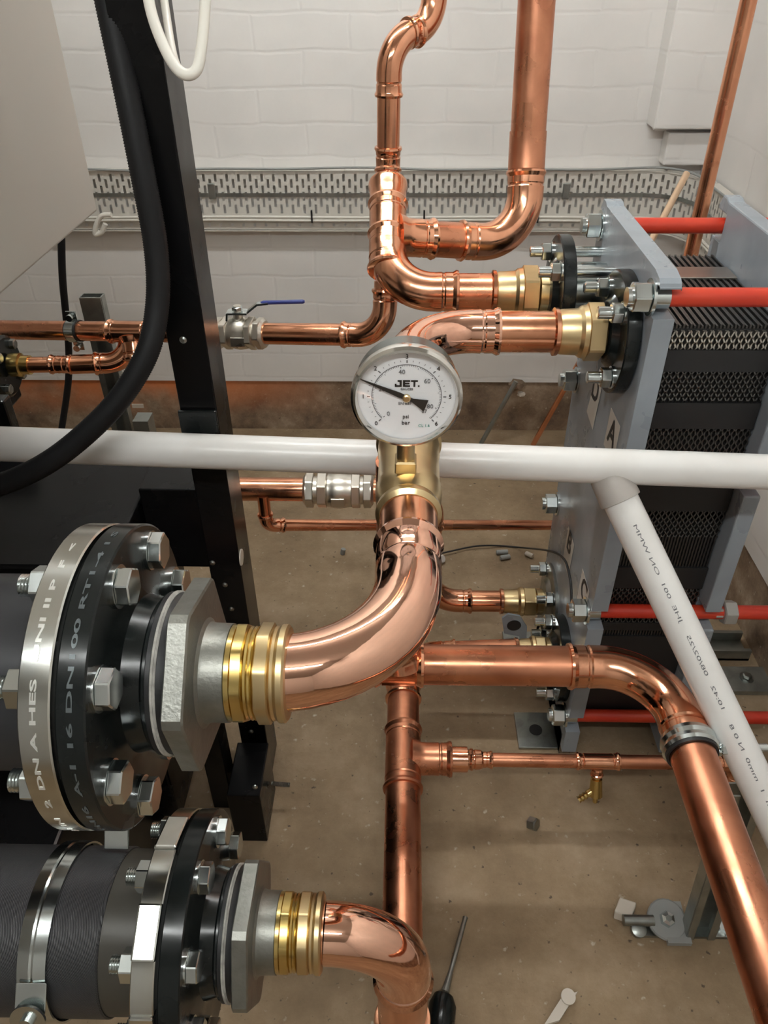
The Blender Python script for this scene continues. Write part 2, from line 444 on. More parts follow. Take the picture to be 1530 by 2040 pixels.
def tee(root, c, d, half, r, bd, bl, br, m='copper_fitting', name='tee'):
    """tee fitting centred at c along d, branch along bd to length bl"""
    d = Vector(d).normalized(); bd = Vector(bd).normalized(); c = Vector(c)
    L = half * 0.5
    pf = bead_prof(r, L); prof = pf + [(2 * half - s, q) for s, q in reversed(pf)]
    mb = MB().lathe(c - d * half, d, prof, 40)
    pb = bead_prof(br, min(bl * 0.4, 0.03))
    fl = [(r * 0.55, br * 1.32), (r * 0.95, br * 1.16), (r * 1.12, br * 1.08), (r * 1.35, br + 0.0016)]
    mb.lathe(c, bd, fl + [(bl - s, q) for s, q in reversed(pb)], 40)
    return mb.build(name, m, root)


def text_geo(body, size, extrude=0.0002, bold=0.0):
    cu = bpy.data.curves.new('txt', 'FONT'); cu.body = body; cu.size = size; cu.extrude = extrude; cu.offset = bold
    cu.align_x = 'CENTER'; cu.align_y = 'CENTER'; cu.resolution_u = 3
    o = bpy.data.objects.new('txt', cu); COL.objects.link(o)
    dg = bpy.context.evaluated_depsgraph_get(); dg.update()
    me = bpy.data.meshes.new_from_object(o.evaluated_get(dg))
    vs = [v.co.copy() for v in me.vertices]; fs = [tuple(p.vertices) for p in me.polygons]
    bpy.data.objects.remove(o); bpy.data.curves.remove(cu); bpy.data.meshes.remove(me)
    return vs, fs


def text_plane(body, size, c, right, up, m, parent, name='lettering', off=0.0005, bold=0.0):
    vs, fs = text_geo(body, size, bold=bold)
    right = Vector(right).normalized(); up = Vector(up).normalized(); n = right.cross(up)
    mb = MB().add([Vector(c) + right * v.x + up * v.y + n * (off + v.z) for v in vs], fs)
    return mb.build(name, m, parent, smooth=False)


# ================================================================== SETTING
XR, XL, YB, YF, ZC = 0.735, -2.2, 2.05, -2.0, 2.10
def struct(name, mb, m, **k):
    o = mb.build(name, m, None, smooth=False, **k); o['kind'] = 'structure'; return o
struct('floor', MB().box((XL - .1, YF - .1, -0.1), (XR + .1, YB + .1, 0)), 'floor')
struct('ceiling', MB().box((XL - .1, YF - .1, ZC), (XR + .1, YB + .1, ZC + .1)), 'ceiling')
ZP = 0.165
struct('wall_back', MB().box((XL, YB, ZP), (XR, YB + .12, ZC)), 'wall_x')
struct('wall_right', MB().box((XR, YF, ZP), (XR + .1, YB + .1, ZC)), 'wall_y')
struct('trim_3', MB().box((XR + .006, YF, 0.0), (XR + .1, YB + .1, ZP)), 'plinth')
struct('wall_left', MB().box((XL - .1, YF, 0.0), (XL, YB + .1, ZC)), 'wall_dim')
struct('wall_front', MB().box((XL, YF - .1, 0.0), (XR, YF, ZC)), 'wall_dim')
# bare, unpainted foot of the back wall
struct('trim_1', MB().box((XL, YB + 0.006, 0.0), (XR, YB + .12, ZP)), 'plinth')
# pier in the back right corner, stepping back to the wall near its foot
pa = at(1318, 150, Y=YB); 
pz1 = at(1330, 258, Y=YB - 0.07).z; pz2 = at(1360, 328, Y=YB - 0.035).z
px0 = at(1322, 150, Y=YB - 0.07).x
pier = MB().box((px0, YB - 0.07, pz1), (XR, YB, ZC)); pier.box((px0 + 0.045, YB - 0.045, pz2), (XR, YB, pz1 - 0.012)); pier.box((px0 + .015, YB - .02, pz1 - .012), (XR, YB, pz1))
struct('trim_2', pier, 'wall_x', bevel=0.004)

# ceiling battens
def batten(x, y, L, mi, label):
    z = ZC
    t = thing('ceiling_light', label, 'light', (x, y, z - 0.09), 'fluorescent battens on the ceiling')
    MB().box((x - L / 2, y - 0.035, z - 0.05), (x + L / 2, y + 0.035, z)).build('body', 'lamp_body', t, smooth=False)
    for s in (-1, 1): MB().box((x + s * (L / 2 - 0.01) - .008, y - 0.014, z - 0.10), (x + s * (L / 2 - 0.01) + .008, y + 0.014, z - 0.04)).build('end_cap', 'lamp_body', t, smooth=False)
    MB().sweep([(x - L / 2 + .01, y, z - 0.075), (x + L / 2 - .01, y, z - 0.075)], 0.019, 16).build('tube', M['tube_lit'][mi], t)
batten(-0.20, -0.42, 1.2, 0, 'white fluorescent batten on the ceiling just above the viewer')
batten(-0.20, 1.25, 1.2, 1, 'white fluorescent batten on the ceiling above the heat exchanger')

# ================================================================== CABINET, COLUMN, CASING
c0 = at(195, 420, Y=1.0)
cab = thing('boiler_cabinet', 'smooth light grey metal cabinet hanging at the upper left', 'cabinet', W(-0.75, .5, c0.z - H))
MB().box((-1.4, 0.25, c0.z), (c0.x, 1.0, 2.0)).build('casing', 'cabinet', cab, smooth=False, bevel=0.003)
MB().box((-1.4, 0.99, c0.z - 0.004), (c0.x - 0.02, 1.001, c0.z + 0.02)).build('bottom_lip', 'cabinet', cab, smooth=False)

CY0, CY1 = 0.83, 0.895
cxr = at(404, 635, Y=CY0).x; cxl = at(337, 700, Y=CY0).x
col = thing('black_steel_frame', 'glossy black steel column and beam frame at the left', 'frame', (cxr, CY0, 0))
MB().box((cxl, CY0, 0.0), (cxr, CY1, 1.99)).build('column', 'black_frame', col, smooth=False, bevel=0.0015)
zt = at(400, 815, Y=CY0).z; zb = at(400, 860, Y=CY0).z
MB().box((cxl - .002, CY0 - .006, zb), (cxr + .0, CY0, zt)).build('splice_plate', 'black_paint', col, smooth=False, bevel=0.002)
MB().box((at(215, 1130, Y=.72).x + .002, .86, at(400, 1130, Y=.86).z), (cxl + .005, .965, at(400, 895, Y=.965).z)).build('beam', 'black_frame', col, smooth=False, bevel=0.002)
f0 = at(430, 1700, Z=-H + .0)
MB().box((at(472, 1600, Y=.74).x, .70, 0.0), (at(541, 1640, Y=.74).x, .80, .13)).build('foot_bracket', 'black_frame', col, smooth=False, bevel=0.002)
MB().box((at(424, 1600, Y=.76).x, .76, 0.0), (at(464, 1600, Y=.76).x, .80, .30)).build('foot_gusset', 'black_frame', col, smooth=False, bevel=0.002)
for (px, py, yy) in ((365, 677, CY0), (423, 1121, CY0), (448, 1165, CY0), (461, 1213, CY0), (500, 1457, CY0), (508, 1568, .70)):
    p = at(px, py, Y=yy)
    MB().lathe(p + Vector((0, .001, 0)), (0, -1, 0), [(0, .0045), (.002, .0042), (.0035, .002)], 16).build('screw', 'zinc_dark', col)
p = at(480, 1110, X=cxr)
MB().lathe(p, (1, 0, 0), [(0, .012), (.0015, .012), (.0018, .010)], 24).build('hole_cap', 'pale_plastic', col)
p = at(541, 1561, Y=.77)
st = MB().lathe(p, (1, 0, -.1), [(0.0, .0035)] + [(0.001 * i, .0035 if i % 2 else .0042) for i in range(1, 32)], 12)
st.build('threaded_stud', 'zinc_dark', col)

cas = thing('machine_casing', 'dark machine casing behind the large flange', 'casing', (-.6, .85, 0))
MB().box((-1.2, .72, .02), (at(215, 1130, Y=.72).x, .98, at(10, 905, Y=.98).z)).build('casing', 'black_frame', cas, smooth=False, bevel=0.004)
MB().box((-1.2, .985, at(20, 850, Y=1.0).z - .15), (at(24, 820, Y=1.0).x, 1.01, at(20, 790, Y=1.0).z)).build('top_box', 'black_paint', cas, smooth=False, bevel=0.004)
MB().box((-1.0, .45, 0.0), (at(120, 1640, Y=.5).x, .70, at(60, 1575, Y=.55).z)).build('base', 'black_frame', cas, smooth=False, bevel=0.004)

# ================================================================== COPPER RUNS
r54, r42, r35, r28, r22 = .027, .021, .0175, .014, .011
YP_N, YP_F, ZPU, ZPL = .967, 1.115, -.414, -1.035

# --- main run
A = at(572, 1341, Z=-.434); E = at(812, 1080, Z=-.434)
G = at(1108, 661, Y=YP_N)
C1 = Vector((E.x, A.y, A.z)); Fc = Vector((at(815, 700, Y=.93).x, G.y, G.z))
print('G', G, P0, lp0 if False else '') if False else print('main', A, E, G, C1, Fc)
main = thing('copper_pipe', 'large polished copper pipe from the big flange back to the heat exchanger', 'pipe', C1)
run(main, [A, C1, Fc, G], r54, [.100, .085], sock=.036, pipe_m='copper', elbow_m=['copper_bright', 'copper_bright'], flags={0: (0, .050), 1: (.036, .036)})
dirY = (Fc - C1).normalized()
def on_main(py, z=-.43):  # distance along the run for a pixel row
    q = at(812, py, Z=z); return C1 + dirY * ((q.y - C1.y) / dirY.y)
b0 = on_main(1022); b1 = on_main(893)
bl = (b1 - b0).length
# brass gauge tee
bt = MB().lathe(b0, dirY, [(-.010, r54 + .0004), (-.006, r54 + .0042), (0, r54 + .0035), (.004, r54 + .0016), (.012, r54 + .004), (bl * .25, r54 + .0055),
        (bl * .3, r54 + .0036), (bl * .75, r54 + .0036), (bl * .8, r54 + .005), (bl - .006, r54 + .005), (bl - .004, r54 + .0075), (bl, r54 + .0075), (bl + .003, r54 + .001)], 48)
btee = bt.build('brass_tee', 'brass', main)
sleeve(main, on_main(1190) , dirY, .001, r54) if False else None
# brass union into the upper near port
def brass_union(root, p, d, r, L, big=1.42):
    d = Vector(d).normalized(); p = Vector(p)
    MB().lathe(p, d, [(-.006, r + .0004), (-.004, r + .0045), (.001, r + .004), (.003, r + .0008)], 40).build('collar', 'copper_fitting', root)
    MB().lathe(p, d, [(.002, r + .001), (.006, r + .0025), (L * .36, r + .0035), (L * .42, r + .007), (L * .50, r + .008), (L * .52, r + .003)], 40).build('brass_socket', 'brass', root)
    MB().nprism(p, d, r * big, L * .50, L * .80, 6, .3).build('union_nut', 'brass', root)
    MB().nprism(p, d, r * big * .86, L * .81, L, 8, .1).build('brass_tail', 'brass', root)
brass_union(main, G, (1, 0, 0), r54, .075)

# --- pressure gauge
gb0 = at(808, 940, Z=-.400)
gy = gb0.y
gc = at(810, 793, Y=gy - .012)
gau = thing('pressure_gauge', 'round white dial pressure gauge with black pointer on the brass tee', 'gauge', gb0)
GR = 0.0475 * (gy / .603)
gx, gz = gc.x, gc.z
MB().lathe((gx, gy + .018, gz), (0, -1, 0), [(0, GR * .86), (.002, GR * .95), (.024, GR * .97), (.026, GR * .97)], 64).build('case', 'case_dark', gau)
bz = MB(); prof = [(.022, GR * .95), (.022, GR * 1.0), (.026, GR * 1.02), (.031, GR * 1.015), (.034, GR * .97), (.0345, GR * .93), (.031, GR * .90), (.028, GR * .89)]
bz.lathe((gx, gy + .018, gz), (0, -1, 0), prof, 64, caps=False); bz.build('bezel', 'chrome', gau)
yd = gy + .018 - .0272
MB().lathe((gx, yd + .001, gz), (0, -1, 0), [(0, GR * .9), (.001, GR * .9)], 64).build('dial', 'dial', gau)
MB().lathe((gx, gy + .018 - .0305, gz), (0, -1, 0), [(0, GR * .905), (.0012, GR * .905)], 64).build('glass', 'glass', gau)
mk = MB(); yt = yd - .0004
def dial_pt(deg, rr): a = R(deg); return Vector((gx + math.sin(a) * rr * GR, yt, gz + math.cos(a) * rr * GR))
def tick(deg, ra, rb, w):
    a = dial_pt(deg, ra); b = dial_pt(deg, rb); t = (b - a).normalized(); s = Vector((t.z, 0, -t.x)) * w * GR * .5
    mk.add([a - s, a + s, b + s, b - s], [(0, 1, 2, 3)])
for i in range(31): tick(-135 + 9 * i, .665 if i % 5 == 0 else .69, .72, .022 if i % 5 == 0 else .009)
for i in range(88): tick(-135 + 270 * i / 87, .60, .63 if i % 10 else .57, .016 if i % 20 == 0 else .008)
def arc(ra, rb, a0, a1, n=70):
    for i in range(n):
        p0, p1 = a0 + (a1 - a0) * i / n, a0 + (a1 - a0) * (i + 1) / n
        mk.add([dial_pt(p0, ra), dial_pt(p1, ra), dial_pt(p1, rb), dial_pt(p0, rb)], [(0, 1, 2, 3)])
arc(.628, .640, -135, 135)
mk.build('scale', 'ink', gau, smooth=False)
FW = (1, 0, 0); UP = (0, 0, 1)
def gt(s, x, z, size, m='ink_black', bold=0.0):
    return text_plane(s, size * GR, (gx + x * GR, yt, gz + z * GR), FW, UP, m, gau, off=.0002, bold=bold * GR)
jm = MB()
def bar(x0, z0, x1, z1):
    y_ = yt - .0002; k = GR
    jm.add([(gx + x0 * k, y_, gz + z0 * k), (gx + x1 * k, y_, gz + z0 * k), (gx + x1 * k, y_, gz + z1 * k), (gx + x0 * k, y_, gz + z1 * k)], [(0, 1, 2, 3)])
for q in ((-.165, .30, -.09, .335), (-.128, .20, -.09, .30), (-.215, .20, -.128, .235), (-.215, .235, -.185, .262), (-.07, .20, -.03, .335), (-.03, .30, .06, .335), (-.03, .252, .05, .283), (-.03, .20, .06, .235), (.075, .30, .20, .335), (.12, .20, .155, .30), (.20, .20, .23, .232)): bar(*q)
jm.build('lettering', 'ink_black', gau, smooth=False)
gt('GAUGES', .0, .155, .06, 'ink')
for v in range(7):
    a = R(-135 + 45 * v); gt(str(v), math.sin(a) * .79, math.cos(a) * .79, .12)
for v in (0, 20, 40, 60, 80):
    a = R(-135 + 270 * v / 87); gt(str(v), math.sin(a) * .47, math.cos(a) * .50, .12, 'ink')
gt('87', .33, -.30, .10, 'ink')
gt('psi', -.01, -.41, .11, 'ink_black'); gt('bar', -.01, -.54, .12, 'ink_black'); gt('EN 837', -.03, -.14, .08, 'ink')
gt('CL 1.6', .33, -.60, .08, 'ink_teal')
yp = yt - .002
def pp(deg, rr, w): # pointer helper
    a = R(deg); return Vector((gx + math.sin(a) * rr * GR + math.cos(a) * w * GR, yp, gz + math.cos(a) * rr * GR - math.sin(a) * w * GR))
AN = -66
MB().extrude([pp(AN, .90, -.008), pp(AN, .90, .008), pp(AN, .15, .05), pp(AN, -.12, .035), pp(AN, -.38, .12), pp(AN, -.40, -.12), pp(AN, -.12, -.035), pp(AN, .15, -.05)], (0, -.0006, 0)).build('pointer', 'ink_black', gau, smooth=False)
MB().lathe((gx, yp, gz), (0, -1, 0), [(0, GR * .075), (.002, GR * .075), (.003, GR * .05)], 20).build('hub', 'brass', gau)
base = gb0 - Vector((0, 0, .006))
MB().lathe((gx, gy, base.z), (0, 0, 1), [(0, .0125), (.006, .0125), (.007, .010), (.012, .009)], 32).build('boss', 'brass', gau)
MB().nprism((gx, gy, base.z), (0, 0, 1), .0135, .009, .022, 4, .78).build('stem_nut', 'brass', gau)
MB().lathe((gx, gy, base.z), (0, 0, 1), [(.022, .0085), (gz - GR * .9 - base.z, .0085)], 24).build('stem', 'brass', gau)

# --- upper far run: port, elbow, leaning tee, riser
P0 = at(985, 582, Y=YP_F); Q = at(772, 560, Y=YP_F); Q.z = P0.z
K = at(773, 372, Y=1.27)
T = Q.lerp(K, 0.52)
up = thing('copper_pipe', 'copper pipe from the upper far port rising with a reduced riser above it', 'pipe', Q)
K2 = K + (K - Q).normalized() * .0
run(up, [P0, Q, K], r54, [.070], sock=.036, pipe_m='copper', elbow_m='copper_fitting')
brass_union(up, P0, (1, 0, 0), r54, .078)
dK = (K - Q).normalized()
# tee whose branch feeds the big riser
Tc = at(778, 478, Y=1.20)
Tc = Q + dK * ((Tc - Q).dot(dK))
# riser 35 mm
S1 = at(773, 170, Y=1.285); S2 = at(776, 72, Y=1.285); S3 = at(868, 62, Y=1.36); S4 = at(862, -60, Y=1.37); S4 = Vector((S4.x, S4.y, 2.09))
bx = at(1042, 487, Y=1.255)
S3 = at(864, 58, Y=1.345)
MB().lathe(K - dK * .03, dK, [(0, r54 + .0016), (.018, r54 + .0016), (.028, r54 + .004), (.034, r54 + .0035), (.038, r35 + .006), (.046, r35 + .002)], 40).build('reducer', 'copper_fitting', up)
Kt = K + dK * .006
run(up, [Kt, at(773, 330, Y=1.285), S2, S3, S4], r35, [.03, .050, .045], sock=.026, elbow_m='copper_fitting', flags={0: (.004, .022), 1: (.030, .010), 2: (.012, .026)})
bd = (bx - Tc).normalized()
tee(up, Tc, dK, .062, r54, bd, .075, r54)
q9 = at(1073, -60, Y=1.335)
run(up, [Tc + bd * .05, bx, at(1050, 300, Y=1.30), q9, Vector((q9.x, q9.y, 2.09))], r54, [.072, .3, .3], sock=.034, pipe_m='copper_dull', elbow_m=['copper_fitting', 'copper_dull', 'copper_dull'], flags={1: (0, 0), 2: (0, 0)})

# --- left wall pipe with ball valve
wl = at(-60, 656, Y=1.36); wr = at(766, 668, Y=1.14)
V1 = at(768, 560, Y=1.16)
wall = thing('copper_pipe', 'mid sized copper pipe running level behind the black column with an elbow up', 'pipe', wl)
run(wall, [wl - (wr - wl) * .6, wr, V1], r35, [.048], sock=.026, elbow_m='copper_fitting')
wd_ = (wr - wl).normalized()
def on_wall(px): 
    q = at(px, 662, Y=1.25); t = 0.5
    for _ in range(12):
        p = wl.lerp(wr, t); c = CR.inverted() @ (p - CAMPOS); x = 765 + F * c.x / -c.z; t += (px - x) / 900.0
    return wl.lerp(wr, t)
tee(wall, on_wall(262), wd_, .045, r35, (0.1, -.5, -.86), .05, r35)

def ball_valve(label, p, d, r, L, lever=None, group=None):
    d = Vector(d).normalized(); p = Vector(p)
    v = thing('ball_valve', label, 'valve', p)
    MB().nprism(p, d, r * 1.50, 0.0, L * .12, 6, .0, .001).build('end_nut', 'nickel', v)
    MB().nprism(p, d, r * 1.50, L * .88, L, 6, .0, .001).build('end_nut', 'nickel', v)
    MB().lathe(p, d, [(-.004, r * 1.16), (.0, r * 1.38), (.002, r * 1.38)], 32).build('olive_ring', 'nickel', v)
    MB().lathe(p, d, [(L - .002, r * 1.38), (L, r * 1.38), (L + .004, r * 1.16)], 32).build('olive_ring', 'nickel', v)
    b = MB(); b.nprism(p, d, r * 1.56, L * .18, L * .32, 6, .25, .001); b.nprism(p, d, r * 1.56, L * .70, L * .83, 6, .25, .001)
    b.lathe(p, d, [(L * .10, r * 1.18), (L * .2, r * 1.18)], 32); b.lathe(p, d, [(L * .8, r * 1.18), (L * .9, r * 1.18)], 32)
    b.lathe(p, d, [(L * .31, r * 1.3), (L * .34, r * 1.42), (L * .38, r * 1.42), (L * .42, r * 1.5), (L * .50, r * 1.56), (L * .60, r * 1.5), (L * .66, r * 1.42), (L * .70, r * 1.42)], 40)
    b.build('body', 'nickel', v)
    c = p + d * L * .5
    MB().box(c + Vector((-.012, -r * 1.58 - .001, -.012)), c + Vector((.012, -r * 1.2, .004))).build('cast_panel', 'nickel', v, smooth=False, bevel=.001)
    if lever:
        MB().lathe(c, (0, 0, 1), [(r, .011), (r * 1.5, .011), (r * 1.6, .008), (r * 1.6 + .008, .008), (r * 1.6 + .009, .006), (r * 1.6 + .02, .006)], 24).build('stem', 'nickel', v)
        t = c + Vector((0, 0, r * 1.6 + .012))
        MB().nprism(t, (0, 0, 1), .009, 0, .007, 6, 0, .001).build('stem_nut', 'zinc', v)
        s = r * 1.6 + .009
        h = MB(); w = Vector((0, .010, 0)); th = .0016
        pts = [c + Vector((-.018, 0, s - .012)), c + Vector((-.016, 0, s)), c + Vector((.016, 0, s)), c + Vector((.034, 0, s + .014)), c + Vector((.052, 0, s + .016))]
        for a, b2 in zip(pts, pts[1:]):
            u = (b2 - a); n = Vector((-u.z, 0, u.x)).normalized() * th
            h.obox((a + b2) / 2, u / 2 * 1.03, w * (.6 if b2 in pts[3:] else 1), n)
        hl = h.build('lever', 'zinc', v, smooth=False)
        gr = MB().sweep([c + Vector((.040, 0, s + .0155)), c + Vector((.044, 0, s + .016)), c + Vector((lever - .003, 0, s + .018)), c + Vector((lever, 0, s + .018))], [.002, .0034, .0034, .002], 16)
        lab(gr.build('lever_grip', 'blue_grip', v), 'blue lever grip')
    return v
pv = on_wall(432)
ball_valve('nickel ball valve with a blue lever on the level copper pipe right of the column', pv, wd_, r35, .088, lever=.112)
# loop from the left body back up to the wall pipe
l0 = at(45, 727, Y=1.24); l1 = at(248, 722, Y=1.26); l2 = at(262, 668, Y=1.285)
loop = thing('copper_pipe', 'short copper pipe looping from a black flange at the left edge to the pipe above', 'pipe', l1)
run(loop, [l0, at(150, 726, Y=1.25)], r28, [])
run(loop, [at(145, 726, Y=1.25), l1, l2], r35 * .98, [.042], sock=.022, elbow_m='copper_fitting')
MB().lathe(l0 - Vector((.02, 0, 0)), (1, 0, 0), [(0, r28 * 1.5), (.018, r28 * 1.5), (.02, r28 * 1.2), (.034, r28 * 1.2)], 32).build('brass_socket', 'brass_shiny', loop)
sleeve(loop, at(100, 726, Y=1.245), (1, 0, .0), .04, r28)
bf = thing('black_flange', 'small black flange and body cut off by the left edge of the picture', 'flange', at(10, 730, Y=1.24))
p = at(12, 730, Y=1.24)
MB().lathe(p + Vector((-.015, 0, 0)), (1, 0, 0), [(0, .052), (.004, .055), (.016, .055), (.02, .05)], 40).build('disc', 'black_paint', bf)
MB().box(p + Vector((-.2, -.04, -.09)), p + Vector((-.02, .06, -.02))).build('body', 'black_paint', bf, smooth=False, bevel=.004)
for a in (45, 135, 225, 315):
    MB().nprism(p + Vector((.0, math.cos(R(a)) * .042, math.sin(R(a)) * .042)), (1, 0, 0), .009, .003, .014).build('bolt', 'zinc_dark', bf)

# --- valve pipe at mid height, down to the lower far port
vl = at(-200, 976, Y=1.06); vr = at(808, 975, Y=YP_F); lp = at(1000, 1198, Y=YP_F)
vr.z = at(700, 976, Y=YP_F).z; dn = Vector((at(856, 1100, Y=YP_F).x, YP_F, lp.z)); vr.x = dn.x
vl = Vector((-.55, YP_F, vr.z))
vp = thing('copper_pipe', 'copper pipe under the white waste pipe turning down to the lower far port', 'pipe', vr)
run(vp, [vl, vr, dn, lp], r42, [.055, .060], sock=.026, elbow_m='copper_fitting')
brass_union(vp, lp, (1, 0, 0), r42, .080)
ball_valve('nickel ball valve without a lever on the pipe just under the white waste pipe', at(610, 976, Y=YP_F), (1, 0, 0), r42, .1155)
MB().lathe(at(482, 977, Y=YP_F) , (-1, 0, 0), [(0, r42 + .0004), (.002, r42 + .003), (.006, r42 + .0025), (.02, r42 + .0012)], 40).build('collar', 'copper_fitting', vp)

# --- thin pipe
t0 = at(533, 998, Y=1.10); t1 = at(531, 1046, Y=1.10); t2 = at(1150, 1046, Y=1.375)
tp = thing('copper_pipe', 'thin copper pipe with a small elbow below the lower ball valve', 'pipe', t1)
t0.x = t1.x
run(tp, [t0 + Vector((0, .0, .014)), t1, t2], r22, [.022], sock=.016, elbow_m='copper_fitting', flags={0: (.010, .018)})

# --- big low pipe towards the viewer on the right
b_r = at(1180, 1328, Y=.71); zl = b_r.z - H
xo = (at(1372, 1510, Z=zl).x + at(1545, 1935, Z=zl).x) / 2
cor = Vector((xo, .71, b_r.z)); cb = Vector((at(795, 1180, Y=.71).x, .71, b_r.z))
bigp = thing('copper_pipe', 'large copper pipe crossing low then bending towards the viewer at the right', 'pipe', cor)
tee(bigp, cb, (1, 0, 0), .034, r54, (0, 0, 1), .06, r54)
MB().sweep([cb + Vector((0, 0, .05)), Vector((cb.x, .71, H - .434 - .02))], r54, 36).build('pipe', 'copper_dull', bigp)
run(bigp, [Vector((-.36, .71, b_r.z)), cor, Vector((xo, .02, b_r.z))], r54, [.085], sock=.040, pipe_m='copper_dull', elbow_m=['copper_fitting'])
# clamp round it
cl0 = at(1378, 1500, Z=zl); cy = cl0.y
clp = thing('pipe_clamp', 'zinc pipe clamp with a rubber lining round the large low copper pipe', 'clamp', (xo, cy, b_r.z))
pr = []
for s, q in ((0, 0), (0, .0045), (.004, .0065), (.010, .0045), (.015, .0065), (.021, .0045), (.021, 0)): pr.append((s, r54 + q))
MB().lathe((xo, cy, b_r.z), (0, 1, 0), pr, 48, caps=False).build('band', 'zinc', clp)
MB().lathe((xo, cy - .004, b_r.z), (0, 1, 0), [(0, r54 + .0005), (0, r54 + .0035), (.025, r54 + .0035), (.025, r54 + .0005)], 48, caps=False).build('lining', 'gasket', clp)
for s in (1,):
    a = Vector((xo + s * (r54 + .012), cy + .009, b_r.z))
    MB().obox(a, (.010, 0, 0), (0, .009, 0), (0, 0, .0018)).build('ear', 'zinc', clp, smooth=False, bevel=.001)
    m_ = MB(); m_.nprism(a + Vector((0, 0, .002)), (0, 0, 1), .0065, 0, .006); m_.lathe(a, (0, 0, 1), [(-.014, .003), (.016, .003)], 12); m_.build('screw', 'zinc', clp)
a = Vector((xo + r54, cy + .009, b_r.z))
MB().lathe(a + Vector((.01, 0, .0)), (1, 0, 0), [(0, .005), (.055, .005)], 16).build('rod', 'zinc', clp)
MB().nprism(a + Vector((.008, 0, 0)), (1, 0, 0), .010, 0, .010).build('boss', 'zinc', clp)

# --- low return pipe: lower flange - down - back to the lower near port
ZL = -1.055; B_Y = .354; B_Z = -.765
lx = at(803, 1700, Z=ZL).x
la = at(632, 1860, Y=B_Y); la.z = at(632, 1858, Y=B_Y).z
vx = at(803, 1965, Y=B_Y).x
np_ = at(1030, 1302, Y=YP_N)
low = thing('copper_pipe', 'copper pipe from the lower flange dropping and running back along the floor', 'pipe', (vx, B_Y, la.z))
lzz = H + ZL
run(low, [la, Vector((vx, B_Y, la.z)), Vector((vx, B_Y, lzz)), Vector((lx, np_.y, lzz + .012)), np_], r54, [.076, .06, .06], sock=.036,
    pipe_m=['copper', 'copper', 'copper_dull', 'copper_dull'], elbow_m=['copper_bright', 'copper_fitting', 'copper_fitting'], flags={0: (0, .026)})
tc_ = at(803, 1517, Z=ZL); tc_.x = lx
dlow = (Vector((lx, np_.y, lzz + .012)) - Vector((vx, B_Y, lzz))).normalized()
q = Vector((vx, B_Y, lzz)); tc_ = q + dlow * ((tc_.y - q.y) / dlow.y)
sleeve(low, q + dlow * ((at(803, 1378, Z=ZL).y - q.y) / dlow.y), dlow, .04, r54)
tee(low, tc_, dlow, .058, r54, (1, 0, 0), .078, r42 + .003, m='copper_dull')
brass_union(low, np_, (1, 0, 0), r54 * .9, .060)
# branch 22 mm with drain cock
br = thing('copper_pipe', 'thin copper branch pipe low down with a drain cock hanging from it', 'pipe', tc_ + Vector((.3, 0, 0)))
bs = tc_ + Vector((.072, 0, 0))
reducer(br, bs, (1, 0, 0), r35, r28, .04)
MB().sweep([bs - Vector((.03, 0, 0)), bs + Vector((.03, 0, 0))], r42 - .001, 32).build('pipe', 'copper_fitting', br)
reducer(br, bs + Vector((.026, 0, 0)), (1, 0, 0), r28, r22, .045)
eb = at(1462, 1543, Y=tc_.y + .0); eb.z = tc_.z
run(br, [bs + Vector((.05, 0, 0)), eb, eb + Vector((0.0, 0, -.12))], r22, [.022], sock=.018, pipe_m='copper_dull', elbow_m='copper_fitting')
dx = at(1187, 1530, Y=tc_.y).x
tee(br, Vector((dx, tc_.y, tc_.z)), (1, 0, 0), .035, r22, (0.02, -.35, -.9), .026, r22 * .7)
dc = thing('drain_cock', 'small brass drain cock with hose tail hanging under the thin branch pipe', 'valve', Vector((dx, tc_.y - .008, tc_.z - .022)))
dd = Vector((.02, -.35, -.9)).normalized(); p = Vector((dx, tc_.y, tc_.z))
MB().lathe(p, dd, [(.022, .006), (.030, .0062), (.031, .009), (.048, .010), (.062, .011), (.064, .008)], 24).build('body', 'brass_shiny', dc)
MB().lathe(p, dd, [(.062, .004), (.074, .004), (.076, .0025)], 16).build('spindle', 'brass_shiny', dc)
p2 = p + dd * .05; tdir = Vector((-.8, -.3, -.45)).normalized()
MB().lathe(p2, tdir, [(0, .006), (.012, .006)] + [(.012 + .003 * i, .0062 if i % 2 else .0046) for i in range(1, 8)], 20).build('hose_tail', 'brass_shiny', dc)

# --- right hand riser, rods at the back
rz = thing('copper_pipe', 'straight upright copper pipe in front of the right wall', 'pipe', at(1380, 490, Y=1.60))
p = at(1393, 440, Y=1.60); p2 = at(1494, -60, Y=1.60)
MB().sweep([Vector((p.x, 1.60, .3)), Vector(((p.x + p2.x) / 2, 1.60, 2.2))], .0145, 32).build('pipe', 'copper', rz)
MB().sweep([at(1368, 346, Y=1.80), at(1270, 530, Y=1.62)], .0075, 24).build('offcut_pipe', 'pale_copper', None)
tag(bpy.data.objects['offcut_pipe'], 'short pale copper offcut leaning in the corner by the cable tray', 'pipe')

# ================================================================== FLANGED COUPLINGS
def rim_text(root, body, cx, cy, cz, rad, x0, size, a0, m, flip=False, span=None):
    """stamping that runs round a rim (axis X); a0 = angle from +Z towards the viewer of its middle"""
    vs, fs = text_geo(body, size, extrude=.0002, bold=.00012)
    xs = [v.x for v in vs]; k = 1.0
    if span: k = span / ((max(xs) - min(xs)) / rad)
    out = []
    for v in vs:
        a = a0 + (v.x * k / rad) * (1 if not flip else -1)
        rr = rad + .0001 + v.z
        out.append(Vector((x0 + (v.y if not flip else -v.y), cy - math.sin(a) * rr, cz + math.cos(a) * rr)))
    MB().add(out, fs).build('stamped_text', m, root, smooth=False)

